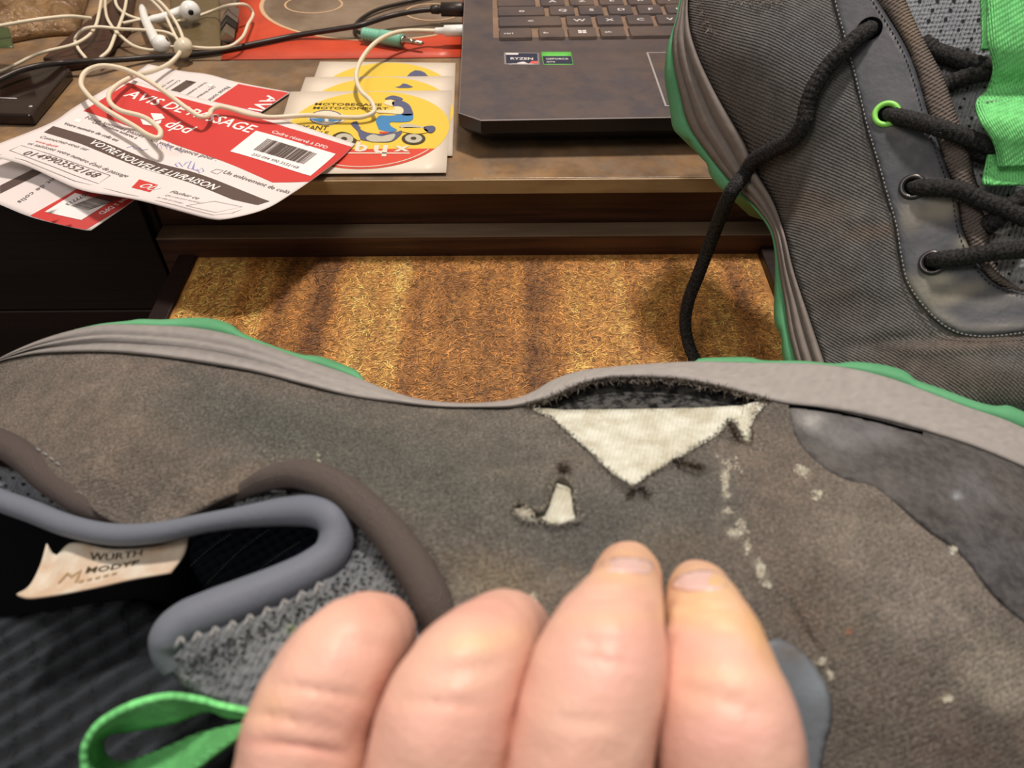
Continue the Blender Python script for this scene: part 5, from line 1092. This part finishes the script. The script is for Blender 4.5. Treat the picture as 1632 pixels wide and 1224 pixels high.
# smooth binding round the opening
bd = C(112, 113, 119)
bt('collar_binding', [(-60, 770, .202), (0, 797, .1885), (50, 815, .1825), (110, 838, .1765), (180, 852, .1725), (250, 849, .1702), (330, 833, .1685), (400, 822, .1666), (460, 815, .1650), (502, 815, .1632), (528, 826, .1614), (537, 850, .1604), (528, 882, .1585), (495, 908, .1562), (450, 930, .1538), (390, 955, .1508), (330, 978, .148), (295, 993, .1465), (275, 1010, .1455), (268, 1036, .1452), (278, 1070, .1448)],
   [.0026, .0027, .0027, .0026, .0025, .0025, .0024, .0023, .0022, .0023, .0029, .0034, .0036, .0038, .0039, .0040, .0042, .0043, .0042, .0038, .0020], 'binding', n=220, tint=bd, seg=18, lb='smooth blue grey collar binding')
zz = []
for a, b in zip(np.linspace(0, 1, 10)[:-1], np.linspace(0, 1, 10)[1:]):
    x0, y0 = lerp(272, 520, a), lerp(1032, 934, a) + 10 * math.sin(a * 3.1); x1 = lerp(272, 520, b); y1 = lerp(1032, 934, b) + 10 * math.sin(b * 3.1); xm, ym = (x0 + x1) / 2 + 2, (y0 + y1) / 2 - 13
    for (p, q) in (((x0 + 7, y0 + 2), (xm - 1, ym)), ((xm + 1, ym), (x1 - 5, y1 + 2))):
        d = DC(np.array([p[0], q[0]]), np.array([p[1], q[1]])) - .0042; A = np.array([U(p[0], p[1], d[0]), U((p[0] + q[0]) / 2, (p[1] + q[1]) / 2, d.mean() - .0004), U(q[0], q[1], d[1])]); zz.append(tube_geo(A, [.00025, .00038, .00025], seg=6)[:2])
V, Fc = joined(zz); mesh('zigzag_stitch', V, Fc, M['stitch'], bootB, kind='stuff')
# inside of the opening
M['heel_shade'] = mk('shaded_heel_lining', C(15, 15, 17), .95, spec=.04, bump=(600, .0004))  # near-black colour stands for the shade deep in the heel end
M['lining_b'] = mk('dark_navy_lining', C(46, 50, 60), .9, spec=.12, weave=(.0022, 60, .0006, .3))
DI = Field([(-60, 780, .222), (200, 850, .212), (500, 800, .200), (560, 900, .190), (300, 960, .200), (0, 960, .210), (300, 1100, .176), (0, 1224, .176), (420, 1240, .164), (-60, 1240, .180)])
sheet('heel_lining', [(-60, 770), (0, 790), (120, 832), (290, 838), (300, 900), (330, 960), (330, 1040), (200, 1060), (-60, 1040)], DI, M['heel_shade'], bootB, step=14, th=.002, off=-.001, label='heel lining with the shade of the deep opening in its colour')
sheet('inner_lining', [(270, 838), (400, 800), (520, 795), (590, 850), (650, 930), (680, 1020), (660, 1120), (520, 1170), (380, 1140), (290, 1060), (280, 940)], DI, M['lining_b'], bootB, step=12, th=.002, label='dark navy quilted inner lining')
for k, pts in enumerate(([(330, 930), (380, 880), (430, 842)], [(300, 905), (340, 870), (370, 850)], [(370, 945), (430, 895), (480, 862)])):
    stitches('lining_stitch', pts, DI, bootB, gap=5, r=.00022, off=-.0006)
M['insole'] = mk('ribbed_dark_textile', C(46, 48, 50), .9, spec=.12, weave=(.0042, 58, .0016, .75), bump=(800, .0006))
sheet('tongue', [(-60, 985), (0, 982), (80, 972), (160, 958), (230, 955), (290, 985), (305, 1040), (345, 1085), (410, 1120), (480, 1160), (480, 1290), (-60, 1290)], DI, M['insole'], bootB, step=10, th=.003, off=-.012, rnd=(30, .006), label='dark ribbed textile tongue')
# woven label
lb_ = Surf([U(*p) for p in ((75, 866, .1765), (88, 885, .1765), (110, 866, .1768), (180, 874, .1755), (250, 868, .1742), (299, 854, .1728))], [U(*p) for p in ((299, 854, .1728), (294, 880, .171), (272, 913, .168))],
           [U(*p) for p in ((27, 946, .1665), (40, 951, .166), (80, 948, .1655), (150, 935, .166), (210, 922, .167), (272, 913, .168))], [U(*p) for p in ((75, 866, .1765), (62, 905, .173), (44, 936, .169), (27, 946, .1665))])
M['label_cloth'] = mk('woven_label', C(222, 204, 180), .85, var=[(C(196, 150, 112), 90, .09, .6)], spec=.15, weave=(.0005, 20, .0001, .1))
lab = lb_.body('woven_label', M['label_cloth'], bootB, 30, 16, .0005); lab['label'] = 'stained cream woven label with two lines of dark print'
text_on(lb_, 'WÜRTH', (.36, .30), (.70, .25), M['st_black'], lab, bold=.0, hs=.8, px=False, eps=.0002)
text_on(lb_, 'MODYF', (.37, .56), (.70, .49), M['st_black'], lab, bold=.015, hs=.62, px=False, eps=.0002)
V, Fc = joined([lb_.line([(.36 + .05 * k, .74 - .02 * k), (.39 + .05 * k, .73 - .02 * k)], .0007, px=False) for k in range(5)] + [lb_.line([(.22, .72), (.25, .55), (.29, .62), (.33, .50), (.34, .75)], .0006, px=False)]); mesh('faded_print', V, Fc, M['edge'], lab, smooth=False)
# heel pull loop
oA = [(396, 1138), (346, 1127), (322, 1121), (270, 1114), (214, 1127), (165, 1154), (144, 1182), (139, 1206), (146, 1234), (184, 1254), (240, 1246), (306, 1224), (337, 1203), (388, 1166)]
oB = [(396, 1147), (361, 1145), (329, 1135), (276, 1154), (214, 1166), (184, 1170), (168, 1177), (166, 1189), (172, 1203), (186, 1212), (212, 1210), (276, 1185), (322, 1166), (390, 1151)]
dA = [.1350, .1345, .1335, .1310, .1300, .1300, .1305, .1310, .1312, .1320, .1325, .1325, .1330, .1345]; dB = [.1360, .1360, .1360, .1372, .1382, .1390, .1392, .1392, .1392, .1390, .1385, .1375, .1365, .1355]
ribbon('heel_loop', oA, oB, dA, dB, M['green_ribbon'], bootB, th=.0012, label='bright green heel pull loop')
# frayed edges of the tears
fc = [C(74, 62, 52), C(56, 50, 46), C(96, 84, 70), C(120, 106, 90)]
frays('frayed_threads', [tear[0:12], tear[11:17], tear[16:21]], DB, bootB, fc, per=1.3, ln=(2, 7), w=.00008, off=-.0022)
frays('frayed_threads', [hole + hole[:1]], DB, bootB, fc[2:] + [C(190, 176, 150), C(216, 204, 180)], per=1.0, ln=(1.5, 5), w=.00008, off=-.0018)
frays('frayed_threads', [[(890, 740), (898, 752), (905, 745)], [(1000, 790), (1020, 782), (1034, 790)], [(1070, 735), (1095, 742), (1120, 750)], [(1160, 672), (1170, 692), (1180, 705)]], DB, bootB, [C(60, 48, 40), C(84, 70, 58)], per=2, ln=(4, 14), w=.0001, off=-.0012)
frays('frayed_threads', [[(830, 652), (870, 640), (905, 624), (950, 610), (1000, 606), (1080, 609), (1160, 624), (1228, 641)]], DB, bootB, [C(96, 84, 72), C(130, 118, 106), C(66, 56, 48)], per=1.4, ln=(3, 11), w=.0001, off=-.0002)

# worn-through pale threads along the creases
pale = [C(240, 226, 200), C(226, 208, 180), C(250, 238, 216), C(200, 182, 156)]
def scuff(cx_, cy_, rx, ry, n): return [[(cx_ + random.gauss(0, rx * .5), cy_ + random.gauss(0, ry * .5)), (cx_ + random.gauss(0, rx * .5) + 1, cy_ + random.gauss(0, ry * .5) + 2)] for _ in range(n)]
sc_ = []
for a in ((1156, 765, 5, 20, 16), (1156, 790, 7, 8, 10), (1160, 815, 8, 10, 6), (1172, 848, 14, 8, 14), (1182, 836, 8, 10, 8), (1190, 868, 6, 10, 7), (1212, 908, 6, 18, 18), (1222, 932, 6, 8, 6), (1280, 752, 11, 8, 12), (1302, 786, 12, 9, 10), (1276, 747, 5, 4, 6), (1510, 1113, 9, 5, 8), (1322, 1075, 4, 8, 8), (1308, 1055, 7, 5, 8), (1519, 876, 6, 5, 8), (850, 952, 7, 4, 6), (1200, 650, 14, 8, 12), (1195, 690, 6, 16, 12), (838, 815, 14, 6, 14), (120, 787, 10, 3, 8), (1165, 740, 30, 20, 5)): sc_ += scuff(*a)
frays('worn_threads', sc_, DB, bootB, pale, per=.25, ln=(1.2, 3.5), w=.0002, off=-.0003, lift=.2)
frays('worn_threads', [[(505, 720), (506, 750)]], DB, bootB, [C(206, 196, 170)], per=.3, ln=(2, 6), w=.0002, off=-.001)
# ---------------------------------------------------------------- the hand
M['skin'] = mk('skin', C(236, 176, 152), .42, var=[(C(236, 166, 146), 90, .16, .5)], attr=True, bump=(1100, .00016), spec=.35, sss=.05)
M['nail'] = mk('finger_nail', C(240, 186, 166), .22, spec=.5, sss=.1, attr=True)
person = thing('person', "person's bare hand gripping the torn boot, two fingernails showing", 'person', tuple(U(820, 1500, .11)))
FG = {1: [(406, 1700, .100, 220), (431, 1450, .102, 226), (474, 1260, .107, 220), (490, 1170, .1085, 214), (511, 1112, .1095, 202), (544, 1055, .112, 182), (574, 1026, .1165, 160), (594, 1012, .1235, 136), (606, 1016, .132, 118), (612, 1036, .142, 104), (614, 1056, .151, 92)],
      2: [(640, 1720, .098, 240), (656, 1450, .100, 244), (688, 1260, .104, 238), (710, 1150, .105, 228), (742, 1074, .108, 196), (774, 1034, .1135, 164), (800, 1008, .1215, 136), (818, 1004, .130, 118), (828, 1016, .139, 106), (830, 1040, .149, 94)],
      3: [(870, 1720, .096, 250), (885, 1450, .098, 252), (914, 1260, .103, 248), (932, 1160, .104, 240), (955, 1068, .1075, 226), (970, 1012, .112, 192), (986, 972, .117, 150), (995, 942, .124, 124), (998, 926, .131, 117), (999, 913, .136, 102), (1000, 903, .140, 62)],
      4: [(1130, 1740, .100, 250), (1144, 1450, .101, 254), (1162, 1260, .105, 252), (1159, 1160, .1055, 238), (1148, 1090, .109, 204), (1139, 1036, .1135, 172), (1128, 994, .1195, 144), (1119, 966, .1265, 124), (1115, 953, .132, 114), (1114, 943, .136, 102), (1113, 936, .139, 70)]}
def body_mesh(name, V, Fc):
    o = mesh(name, V, Fc, M['skin']); bm = bmesh.new(); bm.from_mesh(o.data); bmesh.ops.recalc_face_normals(bm, faces=bm.faces[:]); bm.to_mesh(o.data); bm.free(); return o
def baked(o):
    dg = bpy.context.evaluated_depsgraph_get(); dg.update(); me = bpy.data.meshes.new_from_object(o.evaluated_get(dg)); old = o.data; o.modifiers.clear(); o.data = me; bpy.data.meshes.remove(old); return o
fingers = []
for k, L_ in FG.items():
    W = np.array([list(U(a, b, c)) + [w * c / F / 2] for a, b, c, w in L_]); n_ = 190; q = catmull(W, n_); P, rr = q[:, :3], q[:, 3].copy()
    e = np.linspace(0, 1, n_); cap_ = np.clip((1 - e) / .035, 0, 1); rr *= np.sqrt(1 - (1 - cap_) ** 2 * .97)
    V, Fc, _ = tube_geo(P, rr, seg=72, flat=.95, up=tuple(R)); fingers.append(body_mesh('finger_tmp', V, Fc))
parts = []
def blob(pts, seg=32, flat=1.0):
    W = np.array([list(U(a, b, c)) + [r] for a, b, c, r in pts]); q = catmull(W, 40); V, Fc, _ = tube_geo(q[:, :3], q[:, 3], seg=seg, flat=flat, up=tuple(R)); parts.append((V, Fc))
for x0, x1 in ((420, 470), (650, 640), (880, 800), (1120, 950)):
    blob([(x0, 1640, .100, .0105), (lerp(x0, x1, .4), 2100, .103, .0130), (x1, 2700, .112, .015), (lerp(x1, 720, .6), 3500, .125, .014)])
blob([(720, 2300, .108, .020), (715, 3000, .118, .022), (712, 3900, .130, .024), (710, 5600, .150, .024)], flat=1.2)
blob([(900, 2900, .115, .016), (1150, 2350, .118, .0145), (1350, 1900, .122, .0125), (1450, 1600, .128, .0115), (1470, 1470, .136, .0105), (1460, 1415, .143, .0085), (1455, 1395, .148, .003)])
V, Fc = joined(parts); tmp = body_mesh('palm_tmp', V, Fc)
m1 = tmp.modifiers.new('r', 'REMESH'); m1.mode = 'VOXEL'; m1.voxel_size = .0011; m2 = tmp.modifiers.new('s', 'SMOOTH'); m2.iterations = 4; baked(tmp)
for f_ in fingers:
    m1 = tmp.modifiers.new('b', 'BOOLEAN'); m1.operation = 'UNION'; m1.solver = 'EXACT'; m1.object = f_; baked(tmp); bpy.data.objects.remove(f_)
me = tmp.data
HV = np.empty(len(me.vertices) * 3); me.vertices.foreach_get('co', HV); HV = HV.reshape(-1, 3); HN = np.empty(HV.size); me.vertices.foreach_get('normal', HN); HN = HN.reshape(-1, 3); HF = [list(p.vertices) for p in me.polygons]
bpy.data.objects.remove(tmp)
pj = proj(HV); front = ((HN * (CAM - HV)).sum(1) > 0)
def dent(cx_, cy_, an, ln, wd, dp):
    a = math.radians(an); dx, dy = pj[:, 0] - cx_, pj[:, 1] - cy_; u = dx * math.cos(a) + dy * math.sin(a); v = -dx * math.sin(a) + dy * math.cos(a)
    v = v - 0.0016 * u * u * .3
    return -dp * np.exp(-(v / wd) ** 2) * np.exp(-(u / ln) ** 4)
dd = np.zeros(len(HV))
for c in ((966, 1030, 8, 44, 5, .00035), (970, 1052, 8, 46, 6, .00025), (960, 1018, 2, 36, 5, .00025), (990, 950, -2, 46, 5, .0003), (992, 940, 0, 44, 4, .00025), (1118, 966, 2, 46, 5, .0003), (1128, 1000, 6, 50, 6, .0003), (1150, 1110, 14, 60, 7, .0004), (1160, 1128, 16, 60, 6, .0003),
          (745, 1062, -6, 56, 6, .0004), (738, 1078, -8, 56, 6, .0003), (706, 1120, 4, 60, 8, .0003), (560, 1020, 14, 50, 7, .0003), (505, 1100, 10, 66, 7, .0003), (470, 1150, 12, 70, 7, .0003), (930, 1150, 4, 50, 8, .0002), (470, 1190, 8, 70, 8, .0003)):
    dd += 1.7 * dent(*c)
bump_ = np.array([noise.noise(Vector((p[0] * 260, p[1] * 260, p[2] * 260))) for p in HV]) * .00022
HV = HV + HN * ((dd * front) + bump_)[:, None]
base = C(237, 184, 157)
sp = [(960, 1060, 90, 60, 0, C(242, 182, 164), .6), (1000, 895, 70, 34, 0, C(242, 190, 134), .75), (1120, 935, 70, 40, 0, C(240, 196, 130), .7), (1140, 985, 80, 22, 8, C(248, 204, 142), .7), (1215, 1010, 26, 70, -25, C(232, 184, 100), .75), (985, 985, 80, 12, 0, C(244, 196, 140), .5), (1100, 1100, 50, 60, 0, C(236, 176, 140), .5), (1150, 1075, 60, 14, 4, C(250, 204, 156), .5), (1170, 1170, 90, 40, 0, C(244, 176, 160), .6),
      (770, 1020, 60, 20, -10, C(250, 202, 150), .6), (700, 1160, 90, 50, 0, C(240, 178, 156), .6), (760, 965, 70, 20, 0, C(236, 172, 150), .6), (600, 970, 60, 24, 0, C(234, 166, 140), .6), (560, 1050, 60, 40, -30, C(244, 186, 164), .6), (430, 1130, 40, 40, -30, C(248, 192, 144), .5), (450, 1190, 90, 14, 10, C(226, 150, 130), .5)]
col = blotch(pj[:, 0], pj[:, 1], base, sp)
hand_o = mesh('hand', HV, HF, M['skin'], person, tint=col)
bm = bmesh.new(); bm.from_mesh(hand_o.data)
for e in bm.edges:
    if len(e.link_faces) == 2 and e.calc_face_angle(0) > .7: e.smooth = False
bm.to_mesh(hand_o.data); bm.free()
print('HAND', len(HV), len(HF))
bvh = BVHTree.FromPolygons([Vector(p) for p in HV], HF)
def hdepth(x, y):
    out = []
    for a, b in zip(np.atleast_1d(x), np.atleast_1d(y)):
        v = fwd + R * (a - 816) / F + UP * (612 - b) / F; h = bvh.ray_cast(Vector(CAM), Vector(v / np.linalg.norm(v)))
        out.append(float((np.array(h[0]) - CAM) @ fwd) if h[0] is not None else np.nan)
    o = np.array(out); m = np.isnan(o)
    if m.any(): o[m] = np.nanmax(o) if (~m).any() else .14
    return o
def nail(pts, tip, off=-.0008):
    c = np.mean(np.array(pts), 0)
    q = np.array([tuple(p) for p in catmull(pts, 40, True)]); g = Field(np.column_stack([np.vstack([q[::2], [c]]), hdepth(np.r_[q[::2, 0], c[0]], np.r_[q[::2, 1], c[1]])]), lam=1e-3)
    sheet('finger_nail', pts, g, M['nail'], hand_o, step=4, th=.0006, off=off, rnd=(5, .0004), base=C(246, 196, 180), spots=[tip], n=60)
nail([(957, 901), (962, 893), (978, 889), (1000, 887), (1024, 890), (1038, 896), (1042, 905), (1034, 914), (1015, 913.5), (998, 911.5), (978, 909.5), (963, 908)], (1000, 882, 50, 7, 0, C(250, 216, 190), .6))
nail([(1071, 935), (1075, 924), (1084, 916), (1100, 910), (1125, 908), (1147, 913), (1160, 924), (1156, 936), (1138, 939.5), (1115, 940), (1090, 941)], (1120, 905, 50, 6, 0, C(250, 214, 196), .6))
